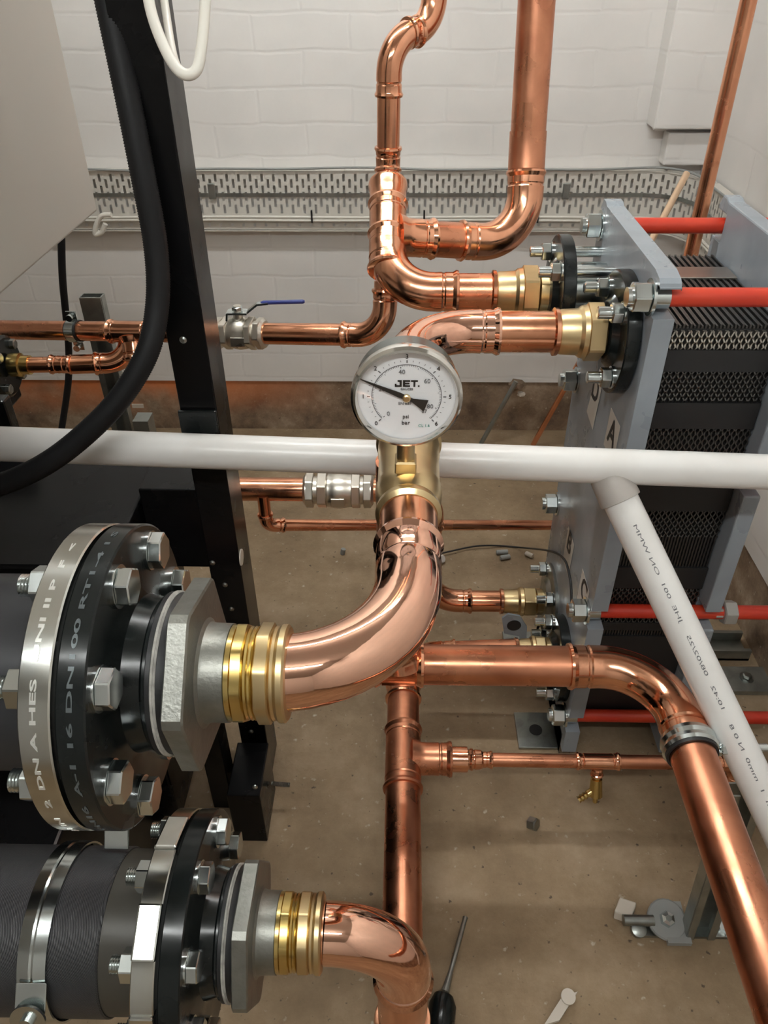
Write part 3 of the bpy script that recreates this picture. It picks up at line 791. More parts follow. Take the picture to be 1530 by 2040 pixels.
def hexbolt():
    """bolt lying along +X: head on the right, washer, shank, nut and thread end on the left; flange faces at x=-0.021 and +0.02"""
    parts = {}
    parts['head'] = MB().nprism((0, 0, 0), (1, 0, 0), .0138, .0220, .0318, 6, .2, .0008)
    parts['washer'] = MB().lathe((0, 0, 0), (1, 0, 0), [(.0200, .0150), (.0225, .0150)], 28)
    parts['nut'] = MB().nprism((0, 0, 0), (-1, 0, 0), .0138, .0215, .0345, 6, .5, .0008)
    th = [(.034, .0066)] + [(.034 + .0011 * i, .0078 if i % 2 else .0066) for i in range(1, 10)] + [(.0445, .006)]
    parts['thread'] = MB().lathe((0, 0, 0), (-1, 0, 0), th, 20)
    return parts

bolt_meshes = {}
for k, mb in hexbolt().items():
    o = mb.build(k, 'zinc'); bolt_meshes[k] = o.data; bpy.data.objects.remove(o)

def flanged(label, cx, cy, cz, stamp=True, a_b=3.8, rots=(-18.2, 19.3, -3)):
    t = thing('flanged_coupling', label, 'flange', (cx, cy, cz), 'flanged couplings at the left')
    c = Vector((cx, cy, cz)); X = Vector((1, 0, 0)); r = .110
    # steel backing flange
    sf = MB().lathe(c, X, [(-.0215, .058), (-.0215, r - .001), (-.0205, r), (-.0025, r), (-.0015, r - .001)], 96).build('steel_flange', 'steel_flange', t)
    MB().lathe(c, X, [(-.0015, .100), (.0015, .100)], 72).build('rubber_gasket', 'rubber', t)
    MB().lathe(c, X, [(.0015, r - .001), (.0025, r), (.0190, r), (.020, r - .0015), (.020, .064), (.022, .058), (.034, .055), (.036, .0575), (.040, .0575)], 96).build('black_flange', 'black_paint', t)
    MB().lathe(c, X, [(.038, .0575), (.039, .0595), (.042, .0595), (.044, .057), (.046, .0585), (.049, .0575), (.052, .056)], 64).build('thread_ring', 'gasket', t)
    hp = [(.0420, .0590), (.0428, .0602), (.0440, .0594), (.0448, .0603), (.0460, .0590)]
    MB().lathe(c, X, hp, 64).build('hemp_sealing', 'hemp', t)
    # reducing bush: big hexagon and grey collar
    MB().nprism(c, X, .0700, .052, .067, 6, R(rots[0]), .0012).build('hexagon_bush', 'iron', t)
    MB().lathe(c, X, [(.066, .042), (.069, .0375), (.072, .0365), (.0855, .0362), (.086, .034)], 56).build('bush_collar', 'iron', t)
    # brass compression fitting
    b = MB(); b.lathe(c, X, [(.0850, .031), (.0860, .0355), (.0895, .0355), (.0905, .031), (.115, .031)], 48)
    b.build('brass_body', 'brass_shiny', t)
    MB().nprism(c, X, .0372, .0895, .0985, 8, R(rots[1]), .001).build('brass_hexagon', 'brass_shiny', t)
    MB().lathe(c, X, [(.0985, .0335), (.0995, .0345), (.1010, .0335), (.1025, .0345), (.1040, .0335), (.1050, .0345), (.106, .033)], 48).build('brass_thread', 'brass_shiny', t)
    MB().nprism(c, X, .0372, .1060, .1165, 8, R(rots[2]), .001).build('compression_nut', 'brass', t)
    MB().lathe(c, X, [(.1160, .0330), (.118, .0348), (.120, .0340), (.1225, .0360), (.1265, .0360), (.128, .034), (.1285, .0275)], 48).build('brass_lip', 'brass', t)
    for k in range(8):
        a = R(a_b + 45 * k)
        bo = bpy.data.objects.new('bolt', bolt_meshes['head']); COL.objects.link(bo); bo.parent = t
        bo.location = (0, -math.sin(a) * .090, math.cos(a) * .090); bo.rotation_euler = (R(40 * k + 7), 0, 0)
        for q in ('washer', 'nut', 'thread'):
            s = bpy.data.objects.new({'washer': 'washer', 'nut': 'nut', 'thread': 'threaded_end'}[q], bolt_meshes[q]); COL.objects.link(s); s.parent = bo
    if stamp:
        rim_text(t, 'PN16  A-1 16 DN100 RT1-4 1 S', cx, cy, cz, r, cx + .0108, .0050, R(48), 'stamp_grey', flip=True, span=R(132))
        rim_text(t, '31 IN   2  DN A HES  UNI II P  F  <', cx, cy, cz, r, cx - .0115, .0052, R(56), 'stamp_light', flip=True, span=R(128))
    return t

Ax = at(125, 1400, Z=0.11 * -.745 - .434 + 0.0)  # not used further
D0 = .457
fx = A.x - .126
fY, fZ = A.y, A.z
print('flange x', fx, 'pipe start', A)
fl1 = flanged('larger upper pair of bolted pipe flanges, silver and black, with stamped rims', fx, fY, fZ)
MB().lathe((fx - .025, fY, fZ), (-1, 0, 0), [(0, .072), (.01, .0715), (.5, .0715)], 64).build('hose_neck', 'rubber_smooth', fl1)
# lower
fx2 = la.x - .122
fl2 = flanged('lower pair of bolted pipe flanges near the bottom left, joined to a rubber sleeve', fx2, B_Y, la.z, stamp=False, a_b=-2.7, rots=(-2, 2.3, 2.3))
print('lower', fx2, la)
nk = MB().lathe((fx2 - .021, B_Y, la.z), (-1, 0, 0), [(0, .071), (.043, .0715)], 64).build('hose_neck', 'olive_band', fl2)
# cast lugs on the lower steel flange
for a in (R(-22), R(26), R(71), R(116)):
    u = Vector((0, -math.sin(a), math.cos(a))); w = Vector((0, math.cos(a), math.sin(a)))
    MB().obox(Vector((fx2 - .0115, B_Y, la.z)) + u * .1045, (.0104, 0, 0), w * .022, u * .0065).build('flange_lug', 'steel_flange', fl2, smooth=False, bevel=.002)

# rubber expansion sleeve with worm clamp
rs = thing('rubber_sleeve', 'ribbed black rubber expansion sleeve at the bottom left', 'sleeve', (fx2 - .2, B_Y, la.z))
sleeve_prof = [(-.042, .0725), (-.0435, .0735), (-.6, .0740)]
M['rubber_ribs'] = mat('rubber_ribs', (0.03, 0.03, 0.032), 0.45)
nt = M['rubber_ribs'].node_tree; tcn = nt.nodes.new('ShaderNodeTexCoord'); mp = nt.nodes.new('ShaderNodeMapping'); mp.inputs['Rotation'].default_value = (0.5, 0.5, 0.3)
wv = nt.nodes.new('ShaderNodeTexWave'); wv.inputs['Scale'].default_value = 260; wv.inputs['Distortion'].default_value = .3
bpn = nt.nodes.new('ShaderNodeBump'); bpn.inputs['Strength'].default_value = .5; bpn.inputs['Distance'].default_value = .0006
nt.links.new(tcn.outputs['Object'], mp.inputs[0]); nt.links.new(mp.outputs[0], wv.inputs[0]); nt.links.new(wv.outputs[0], bpn.inputs['Height']); nt.links.new(bpn.outputs[0], nt.nodes['Principled BSDF'].inputs['Normal'])
MB().lathe((fx2 - .021, B_Y, la.z), (1, 0, 0), sleeve_prof, 72).build('sleeve', 'rubber_ribs', rs)
cxb = (CR @ Vector(((66 - 765) / F, (1020 - 1850) / F, -1.0)) * .672).x
wc = thing('hose_clamp', 'wide shiny steel hose clamp with a folded lug round the rubber sleeve', 'clamp', (cxb, B_Y, la.z))
MB().lathe((cxb, B_Y, la.z), (1, 0, 0), [(-.0125, .0757), (-.0125, .0775), (-.002, .0785), (0, .0778), (.002, .0785), (.0125, .0775), (.0125, .0757)], 72, caps=False).build('band', 'zinc', wc)
a = R(66); u = Vector((0, -math.sin(a), math.cos(a))); w = Vector((0, -math.cos(a), -math.sin(a)))
lc = Vector((cxb + .002, B_Y, la.z)) + u * .083
MB().obox(lc, (.0135, 0, 0), u * .004 + w * .012, w * .0012 - u * .0004).build('lug', 'zinc', wc, smooth=False, bevel=.001)
a = R(75); u2 = Vector((0, -math.sin(a), math.cos(a)))
lc2 = Vector((cxb + .002, B_Y, la.z)) + u2 * .092
lug = MB(); lug.lathe(lc2 - u2 * .0, w.cross(Vector((1, 0, 0))), [(-.0012, .0155), (.0012, .0155)], 28); lug.build('lug_plate', 'zinc', wc)
MB().lathe(lc2, w.cross(Vector((1, 0, 0))) * -1, [(-.006, .006), (.004, .006), (.006, .003)], 20).build('rivet', 'zinc', wc)
a = R(-38); u = Vector((0, -math.sin(a), math.cos(a)))
MB().obox(Vector((cxb + .045, B_Y, la.z)) + u * .086, (.012, 0, 0), u * .010, Vector((0, -math.cos(a), -math.sin(a))) * .0015).build('lug', 'zinc', wc, smooth=False, bevel=.001)

# ================================================================== WHITE PIPES
pl = at(-60, 882, Y=.800); prr = at(1600, 943, Y=.785)
wp = thing('waste_pipe', 'long level white plastic waste pipe crossing the whole picture', 'pipe', pl)
rw = .0215
pe = prr + (prr - pl) * ((XR - .002 - prr.x) / (prr.x - pl.x))
MB().sweep([pl - (prr - pl) * .6, pl, pl.lerp(prr, .5), pe], rw, 48).build('pipe', 'pvc', wp)
s0 = at(1234, 992, Y=.770); s1 = at(1560, 1670, Y=.520)
sp_ = thing('waste_pipe', 'slanting white plastic waste pipe with small printed lettering at the right', 'pipe', s0)
sd = (s1 - s0).normalized()
se = s0 + (s1 - s0) * ((s0.z - .03) / (s0.z - s1.z))
MB().sweep([s0, s0.lerp(s1, .5), se], rw, 48).build('pipe', 'pvc', sp_)
lab(MB().lathe(s0 - sd * .030, sd, [(0, rw + .002), (.030, rw + .0035), (.0335, rw + .0033), (.034, rw)], 40).build('socket', 'pvc_grey', sp_), 'grey push-fit socket')
# print along the pipe, on the side facing up to the viewer
vs, fs = text_geo('w 4 mm  1  mm0  N 0 8    10:42   08/02/25    JHE  001  ON WMM', .0062, extrude=.0001)
L_ = (s1 - s0).length; xs = [v.x for v in vs]; k = L_ * .90 / (max(xs) - min(xs))
view = (CAMPOS - (s0 + s1) / 2); nn = (view - sd * view.dot(sd)).normalized(); tt = sd.cross(nn)
mid = (s0 + s1) / 2 + sd * .012
out = []
for v in vs:
    ang = v.y / rw + 0.10
    out.append(mid - sd * v.x * k + (nn * math.cos(ang) - tt * math.sin(ang)) * (rw + .0002 + v.z))
MB().add(out, fs).build('printed_text', 'ink', sp_, smooth=False)

# ================================================================== CABLES
def spline(pts, n=14):
    pts = [Vector(p) for p in pts]; P = [pts[0] * 2 - pts[1]] + pts + [pts[-1] * 2 - pts[-2]]; out = []
    for i in range(1, len(P) - 2):
        for k in range(n):
            t = k / n
            out.append(.5 * ((2 * P[i]) + (-P[i - 1] + P[i + 1]) * t + (2 * P[i - 1] - 5 * P[i] + 4 * P[i + 1] - P[i + 2]) * t * t + (-P[i - 1] + 3 * P[i] - 3 * P[i + 1] + P[i + 2]) * t ** 3))
    out.append(pts[-1]); return out
cp = spline([at(150, -420, D=.66), at(175, -250, D=.68), at(199, -80, D=.70), at(215, 0, D=.71), at(256, 200, D=.74), at(287, 360, D=.77), at(310, 490, D=.80), at(314, 600, D=.82), at(294, 700, D=.83), at(240, 792, D=.84), at(166, 868, D=.85), at(88, 926, D=.86), at(0, 966, D=.88), at(-90, 988, D=.9)], 40)
ds = [0]
for a, b in zip(cp, cp[1:]): ds.append(ds[-1] + (b - a).length)
tot = ds[-1]; N = int(tot / .0013); pts = []; j = 0
for i in range(N + 1):
    s = tot * i / N
    while j < len(ds) - 2 and ds[j + 1] < s: j += 1
    t = (s - ds[j]) / max(1e-9, ds[j + 1] - ds[j]); pts.append(cp[j].lerp(cp[j + 1], t))
rc = [.0120 if i % 2 else .0128 for i in range(N + 1)]
MB().sweep(pts, rc, 24).build('corrugated_conduit', 'conduit', None, angle=80)
tag(bpy.data.objects['corrugated_conduit'], 'black corrugated conduit curving down in front of the column and white pipe', 'conduit')
MB().sweep(spline([at(122, 470, Y=1.7), at(125, 560, Y=1.7), at(136, 680, Y=1.72), at(136, 760, Y=1.72), at(122, 860, Y=1.7), at(110, 940, Y=1.6)]), .0082, 16).build('black_cable', 'conduit', None)
tag(bpy.data.objects['black_cable'], 'thin black cable hanging behind the level copper pipe at the far left', 'cable')
MB().sweep(spline([at(250, -560, D=.60), at(262, -260, D=.62), at(288, -60, D=.62), at(303, 30, D=.62), at(335, 110, D=.62), at(365, 147, D=.62), at(392, 138, D=.62), at(403, 80, D=.62), at(410, -10, D=.62), at(414, -60, D=.62), at(425, -260, D=.62), at(430, -560, D=.60)]), .0045, 20).build('white_cable', 'white_cable', None)
tag(bpy.data.objects['white_cable'], 'white cable hanging in a loop from above at the upper left', 'cable')
MB().sweep(spline([at(300, -560, D=.62), at(305, -260, D=.64), at(320, -60, D=.66), at(330, 20, D=.66), at(345, 110, D=.64), at(362, 150, D=.635)]), .0035, 16).build('white_cable', 'white_cable', None)
tag(bpy.data.objects['white_cable.001'], 'thinner white cable behind the looped one, in front of the column', 'cable')

o = MB().sweep(spline([at(222, 428, Y=1.9), at(203, 430, Y=1.9), at(192, 448, Y=1.9), at(190, 466, Y=1.9), at(203, 462, Y=1.9), at(210, 446, Y=1.9)]), .006, 12).build('white_cable', 'white_cable', None)
tag(o, 'curled end of white cable poking out below the corner of the grey cabinet', 'cable')

# ================================================================== CABLE TRAY
zt1 = at(700, 341, Y=YB - .03).z; zt0 = at(700, 457, Y=YB - .03).z
yt_ = YB - .032
tray = thing('cable_tray', 'pale perforated cable tray running along the back wall into the corner', 'tray', (0, yt_, zt0))
# plan path: along the back wall, curve, along the right wall
path = [Vector((-1.3, yt_, 0)), Vector((XR - .14, yt_, 0))]
for i in range(1, 9):
    a = R(90 - 90 * i / 8); path.append(Vector((XR - .14 + .105 * math.cos(a), yt_ - .105 + .105 * math.sin(a), 0)))
path.append(Vector((XR - .035, 1.2, 0)))
pd = [0]
for a, b in zip(path, path[1:]): pd.append(pd[-1] + (b - a).length)
def along(s):
    j = 0
    while j < len(pd) - 2 and pd[j + 1] < s: j += 1
    t = (s - pd[j]) / (pd[j + 1] - pd[j]); p = path[j].lerp(path[j + 1], t); d = (path[j + 1] - path[j]).normalized()
    return p, Vector((d.y, -d.x, 0))
mb = MB(); pitch = .0145; n = int(pd[-1] / pitch); Ht = zt1 - zt0
def strip(s0_, s1_, z0, z1, off=0.0):
    (a, na), (b, nb) = along(s0_), along(s1_)
    mb.add([Vector((a.x, a.y, z0)) + na * off, Vector((b.x, b.y, z0)) + nb * off, Vector((b.x, b.y, z1)) + nb * off, Vector((a.x, a.y, z1)) + na * off], [(0, 1, 2, 3)])
sw, sh, vp_ = .0062, .021, .0305
for i in range(n):
    s = i * pitch; m0 = s + (pitch - sw) / 2; m1 = m0 + sw
    strip(s, m0, zt0, zt1); strip(m1, s + pitch, zt0, zt1)
    slots = []
    z = zt0 + .010 + (vp_ / 2 if i % 2 else 0) - vp_
    while z < zt1:
        a, b = max(z, zt0 + .008), min(z + sh, zt1 - .006)
        if b - a > .003 and not (zt0 + .018 < (a + b) / 2 < zt0 + .040): slots.append((a, b))
        z += vp_
    cur = zt0
    for a, b in slots:
        if a > cur: strip(m0, m1, cur, a)
        cur = b
    strip(m0, m1, cur, zt1)
mb.build('perforated_base', 'tray', tray, smooth=False)
lip = MB()
for i in range(60):
    s = pd[-1] * i / 60; s2 = pd[-1] * (i + 1) / 60
    (a, na), (b, nb) = along(s), along(s2)
    for z, hgt in ((zt1, .003), (zt0 - .003, .003)):
        c = (a + b) / 2 + Vector((0, 0, z)); L2 = (b - a)
        lip.obox(c - (na * .014), L2 * .51, (na * .015), Vector((0, 0, hgt / 2)))
lip.build('side_flange', 'tray', tray, smooth=False)
rail = MB(); zr = at(700, 388, Y=yt_).z
for i in range(60):
    s = pd[-1] * i / 60; s2 = pd[-1] * (i + 1) / 60
    (a, na), (b, nb) = along(s), along(s2)
    rail.obox((a + b) / 2 + Vector((0, 0, zr)) + na * .002, (b - a) * .51, na * .0015, Vector((0, 0, .0042)))
rail.build('seam_strip', 'galv', tray, smooth=False)
for px in (422, 1128):
    p = at(px, 380, Y=yt_ - .004)
    MB().box(p + Vector((-.009, -.003, -.020)), p + Vector((.009, .002, .018))).build('bracket', 'galv', tray, smooth=False, bevel=.002)
for k, zz in enumerate((.0, -.0075)):
    pts = []
    for i in range(90):
        s = .02 + (pd[-1] - .04) * i / 89; a, na = along(s); pts.append(Vector((a.x, a.y, at(700, 431, Y=yt_).z + zz + .001 * math.sin(s * 9 + k))) + na * .008)
    o = MB().sweep(pts, .0032, 12).build('white_cable', 'white_cable', None)
    tag(o, ['upper', 'lower'][k] + ' of the two thin white cables tied along the bottom of the tray', 'cable', 'white cables along the tray')
for px in (395, 621, 845, 1072):
    p = at(px, 431, Y=yt_ - .012)
    o = MB().box(p + Vector((-.002, -.002, -.016)), p + Vector((.002, .006, .014))).build('cable_tie', 'ink_black', None, smooth=False)
    tag(o, {395: 'black cable tie on the tray just right of the black column', 621: 'black cable tie on the tray above the blue valve lever', 845: 'black cable tie on the tray just right of the small riser', 1072: 'black cable tie on the tray just right of the big riser'}[px], 'cable tie', 'cable ties on the tray')
pts = []
for i in range(120):
    s = .02 + (pd[-1] - .3) * i / 119; a, na = along(s); pts.append(Vector((a.x, a.y, zt1 + .007 + .002 * math.sin(s * 7) + .0015 * math.sin(s * 17))) + na * .006)
o = MB().sweep(pts, .0028, 10).build('grey_cable', 'grey_plastic', None)
tag(o, 'thin dark grey cable lying along the top edge of the tray', 'cable')

# ================================================================== HEAT EXCHANGER
YN, YFAR = .890, 1.178
xpr = at(1344, 640, Y=.868).x; xpl = at(1301, 640, Y=.868).x
print('plate x', xpl, xpr)
hx = thing('plate_heat_exchanger', 'plate heat exchanger with grey end plates and red tie bars at the right', 'heat exchanger', (xpl + .1, 1.05, 0))
ZB = [-.337, -.590, -.846, -1.100]
def end_plate(x0, x1, ztop, name, zbot=-1.175):
    ya, yb = .868, 1.200; nh = .019; nd = .036
    P = [(ya + .030, ztop), (ya + .010, ztop - .004), (ya + .003, ztop - .008), (ya, ztop - .012 if False else ztop - .014)]
    for z in ZB:
        P += [(ya, z + nh), (ya + nd, z + nh), (ya + nd, z - nh), (ya, z - nh)]
    P += [(ya, zbot), (yb, zbot)]
    for z in reversed(ZB):
        P += [(yb, z - nh), (yb - nd, z - nh), (yb - nd, z + nh), (yb, z + nh)]
    P += [(yb - .001, ztop - .010), (yb - .010, ztop + .004), (yb - .024, ztop + .004), (yb - .034, ztop)]
    P = [p for i, p in enumerate(P) if not (i > 0 and (p[0] - P[i - 1][0]) ** 2 + (p[1] - P[i - 1][1]) ** 2 < 1e-8)]
    mb = MB()
    mb.extrude([W(x0, y, z) for y, z in P], (x1 - x0, 0, 0))
    return mb.build(name, 'hx_paint', hx, smooth=False, bevel=.0025)
end_plate(xpl, xpr, -.306, 'front_plate')
xrl = at(1489, 968, Y=.868).x; xrr = xrl + .024
end_plate(xrl, xrr, -.300, 'rear_plate')
print('rear', xrl)
# feet
for (x, d) in ((xpl, -1), (xrr, 1)):
    mb = MB(); a = at(1028, 1450, Z=-1.195).x if d < 0 else x + .085
    mb.box((min(x, a), .890, 0.0), (max(x, a), .972, .006)); mb.box((min(x, a), 1.11, 0.0), (max(x, a), 1.19, .006)); mb.box((min(x, x - d * .004), .885, 0.0), (max(x, x + d * .006), 1.19, .05))
    mb.build('foot', 'zinc_dark' if d < 0 else 'galv', hx, smooth=False, bevel=.0015)
    c = Vector(((x + a) / 2, .93, .006)); MB().lathe(c, (0, 0, 1), [(0, .012), (.0015, .012)], 24).build('foot_hole_cap', 'ink_black', hx)
# plate pack: thin plates with a wavy edge; smooth gasket grooves between bands
pk0, pk1 = xpr + .002, xrl - .002
NP = int((pk1 - pk0) / .0044)
def zrow(py): return at(1430, py, Y=.905).z
bands = [(zrow(656), zrow(692), 's'), (zrow(692), zrow(735), 'g'), (zrow(735), zrow(797), 'b'), (zrow(797), zrow(848), 'g'),
         (zrow(848), zrow(930), 'b'), (zrow(930), zrow(1012), 'g'), (zrow(1012), zrow(1064), 'b'), (zrow(1064), zrow(1125), 'd'), (zrow(1125), zrow(1166), 'g'),
         (zrow(1166), zrow(1235), 'b'), (zrow(1235), zrow(1250), 'g'), (zrow(1250), zrow(1262), 'd'), (zrow(1262), zrow(1345), 'g')]
for (za, zb_, kd) in bands:
    if kd == 'g': continue
    tgt = MB(); amp = {'s': .0013, 'b': .0014, 'd': .0002}[kd]; per = .0125
    nz = max(2, int((za - zb_) / (per / 4))); ys = .897 if kd != 'd' else .899
    for i in range(NP):
        x = pk0 + (i + .5) * (pk1 - pk0) / NP
        vs, fs = [], []
        for k in range(nz + 1):
            z = za + (zb_ - za) * k / nz
            ph = math.sin(2 * math.pi * z / per + (math.pi if i % 2 else 0))
            xx = x + amp * ph; hw = .0010
            yo = ys + (.0015 if kd != 'd' else 0) * (1 - abs(ph))
            vs += [(xx - hw, yo, z), (xx + hw, yo, z), (xx + hw, yo + .05, z), (xx - hw, yo + .05, z)]
        for k in range(nz):
            o = k * 4
            for a, b in ((0, 1), (1, 2), (3, 0)): fs.append((o + a, o + b, o + 4 + b, o + 4 + a))
        fs.append((0, 1, 2, 3)); fs.append((nz * 4, nz * 4 + 1, nz * 4 + 2, nz * 4 + 3))
        tgt.add(vs, fs)
    tgt.build('corrugated_band', 'stainless' if kd == 's' else 'plate_dark', hx, smooth=False)
gm = MB(); zto = H - .379
gm.box((pk0, .903, H - 1.13), (pk1, 1.175, zto - .004))
for (za, zb_, kd) in bands:
    if kd == 'g': gm.box((pk0, .896, zb_), (pk1, .93, za))
gm.build('gasket_pack', 'gasket', hx, smooth=False)
# top of the pack: notched plate tops
tm = MB()
for i in range(NP):
    x = pk0 + (i + .5) * (pk1 - pk0) / NP
    tm.box((x - .0012, .905, zto - .006), (x + .0012, 1.17, zto + (.002 if i % 2 else 0)))
tm.build('plate_tops', 'plate_dark', hx, smooth=False)
t3 = MB(); t3.box((pk0, 1.065, zto), (pk1, 1.110, zto + .004)); t3.build('top_rail', 'stainless', hx, smooth=False, bevel=.001)
# tie bars and nuts
for yb_ in (YN, YFAR):
    for zi, z in enumerate(ZB):
        xe = .66
        MB().sweep([W(xpr - .02, yb_, z), W(xe, yb_, z)], .0112, 28).build('tie_bar', 'red_sleeve', hx)
        n_ = MB(); n_.nprism(W(xpl, yb_, z), (-1, 0, 0), .0185, .003, .024, 6, .25, .0015); n_.lathe(W(xpl, yb_, z), (-1, 0, 0), [(.0, .022), (.0035, .022)], 32)
        n_.lathe(W(xpl, yb_, z), (-1, 0, 0), [(.02, .0115), (.030, .0115)], 24)
        nn_ = n_.build('tie_bar_nut', 'zinc', hx)
        MB().lathe(W(xpl - .001, yb_, z), (1, 0, 0), [(0, .0135), (.02, .0135)], 24).build('tie_bar_collar', 'zinc', hx)
        if zi == 2 and yb_ == YN:
            m2 = MB(); m2.nprism(W(xrr, yb_, z), (1, 0, 0), .0120, .0, .013); m2.nprism(W(xrr, yb_, z), (1, 0, 0), .0195, .013, .033, 6, .5); m2.build('tie_bar_nut', 'nut_grey', hx)
# stickers
def sticker(cs, ch, c, size):
    P = [at(px, py, X=xpl - .0006) for px, py in cs]
    o = MB().extrude(P, (-.0004, 0, 0)).build('sticker', 'sticker', hx, smooth=False)
    lab(o, 'pale sticker lettered ' + ch)
    q = at(c[0], c[1], X=xpl - .0012)
    text_plane(ch, size, q, (0, -1, 0), (0, 0, 1), 'ink_black', hx, off=.0002, bold=.001)
sticker([(1197, 716), (1200, 768), (1181, 856), (1169, 820)], 'D', (1186, 777), .055)
sticker([(1218, 812), (1236, 850), (1221, 925), (1203, 885)], 'A', (1219, 866), .055)
sticker([(1133, 1048), (1144, 1086), (1132, 1149), (1122, 1112)], 'B', (1134, 1083), .055)
sticker([(1161, 1133), (1174, 1180), (1163, 1238), (1149, 1195)], 'C', (1163, 1178), .055)

def port_flange(label, yc, zc, xf, m='black_paint', rr=.080, gap_m='zinc'):
    c = W(xf, yc, zc); X = Vector((1, 0, 0))
    t = thing('port_flange', label, 'flange', c)
    MB().lathe(c, X, [(-.010, .032), (-.008, .040), (-.002, .046), (0, .048), (0, rr - .002), (.0015, rr), (.017, rr), (.0185, rr - .002)], 64).build('flange_disc', m, t)
    if xpl - (xf + .0185) > .003:
        MB().lathe(c, X, [(.0185, .044), (.022, .044), (.0225, .042), (xpl - xf, .042)], 48).build('nozzle', gap_m, t)
    for k in range(4):
        a = R(45 + 90 * k); q = c + Vector((0, math.cos(a) * .0625, math.sin(a) * .0625))
        b = MB(); b.nprism(q, (-1, 0, 0), .0135, .002, .016, 6, .3 + k); b.lathe(q, (-1, 0, 0), [(0, .0150), (.0025, .0150)], 24)
        b.lathe(q, (-1, 0, 0), [(.015, .0078), (.032, .0078), (.033, .006)], 18)
        b.lathe(q, (1, 0, 0), [(.0185, .0078), (max(.021, xpl - xf), .0078)], 18)
        b.build('stud_and_nut', 'zinc', t)
    return t
xn = at(1262, 665, Y=YP_N).x
xfp = at(1136, 582, Y=YP_F).x
print('flange xs', xn, xfp, 'G end', G.x + .075, P0.x + .078)
port_flange('black port flange nearest the viewer at the top of the heat exchanger', YP_N, ZPU, min(G.x + .086, xpl - .0195))
port_flange('black port flange on a long silver nozzle at the far top of the heat exchanger', YP_F, ZPU, P0.x + .086)
xf3 = at(1085, 1198, Y=YP_F).x
port_flange('lower far port flange of the heat exchanger, beside the C sticker', YP_F, ZPL, lp.x + .088, m='zinc_dark', rr=.075)
port_flange('lower near port flange half hidden behind the large low pipe', YP_N, ZPL, np_.x + .066, m='black_paint', rr=.078)

# thin black wire hanging on the front plate, tag ring
wv_ = spline([at(880, 1102, Z=-1.19), at(960, 1087, Z=-1.19), at(1050, 1092, Z=-1.17), at(1112, 1104, X=xpl - .01), at(1135, 1150, X=xpl - .012), at(1139, 1225, X=xpl - .012)])
o = MB().sweep(wv_, .0022, 10).build('black_wire', 'ink_black', None)
tag(o, 'thin black wire trailing from the floor up to the lower far port', 'wire')
# lifting tag
tg = at(1024, 1250, Y=1.02)
ring = MB()
cs = [(1000, 1232), (1012, 1224), (1036, 1228), (1050, 1250), (1048, 1282), (1040, 1282), (1034, 1268), (1004, 1262)]
P = [at(px, py, Y=1.03) for px, py in cs]
o = ring.extrude(P, (0, .004, 0)).build('metal_tag', 'hx_paint', None, smooth=False)
p = at(1024, 1246, Y=1.029); hb = MB().lathe(p, (0, -1, 0), [(0, .013), (.0006, .013)], 24).build('tag_hole', 'ink_black', o)
hb.location = (0, 0, 0)
tag(o, 'grey metal lug with a round hole above the lower near brass fitting', 'tag')

# ================================================================== STRUTS AND FLOOR ITEMS
def channel(mb, a, b, wv, dv):
    """open channel from a to b; wv half width vector, dv depth vector"""
    a, b = Vector(a), Vector(b); wv, dv = Vector(wv), Vector(dv); t = .0013; ax = (b - a) / 2; c = (a + b) / 2
    wn = wv.normalized() * t; dn_ = dv.normalized() * t
    mb.obox(c, ax, wv, dn_); mb.obox(c + wv + dv / 2, ax, wn, dv / 2); mb.obox(c - wv + dv / 2, ax, wn, dv / 2)
    mb.obox(c + dv + wv * .75, ax, wv * .25, dn_); mb.obox(c + dv - wv * .75, ax, wv * .25, dn_)
    return mb
su = at(172, 588, Y=1.46)
sx = at(186, 600, Y=1.46).x
st = thing('strut_support', 'galvanised channel strut standing behind the level copper pipe', 'strut', (sx, 1.46, 0))
channel(MB(), (sx, 1.47, .0), (sx, 1.47, su.z), (.0205, 0, 0), (0, -.021, 0)).build('channel', 'galv', st, smooth=False)
MB().box((sx - .021, 1.445, su.z - .06), (sx + .021, 1.45, su.z - .0)).build('channel_cap', 'galv', st, smooth=False)
MB().box((sx + .035, 1.43, .0), (sx + .068, 1.47, at(250, 835, Y=1.44).z)).build('foot_bracket', 'galv', st, smooth=False)
w150 = on_wall(150)
pc = thing('pipe_clamp', 'zinc pipe clamp holding the level copper pipe to the galvanised strut', 'clamp', w150)
MB().lathe(w150, wd_, [(-.009, r35 + .001), (-.009, r35 + .003), (.009, r35 + .003), (.009, r35 + .001)], 40, caps=False).build('band', 'zinc', pc)
MB().lathe(w150, wd_, [(-.012, r35 + .0003), (-.012, r35 + .0015), (.013, r35 + .0015), (.013, r35 + .0003)], 40, caps=False).build('lining', 'gasket', pc)
for s in (-1, 1):
    MB().obox(w150 + Vector((0, .0, s * (r35 + .010))), (.009, 0, 0), (0, .0015, 0), (0, 0, .009)).build('ear', 'zinc', pc, smooth=False)
    MB().lathe(w150 + Vector((0, .01, s * (r35 + .011))), (0, -1, 0), [(0, .003), (.018, .003), (.0185, .006), (.024, .006)], 14).build('screw', 'zinc', pc)

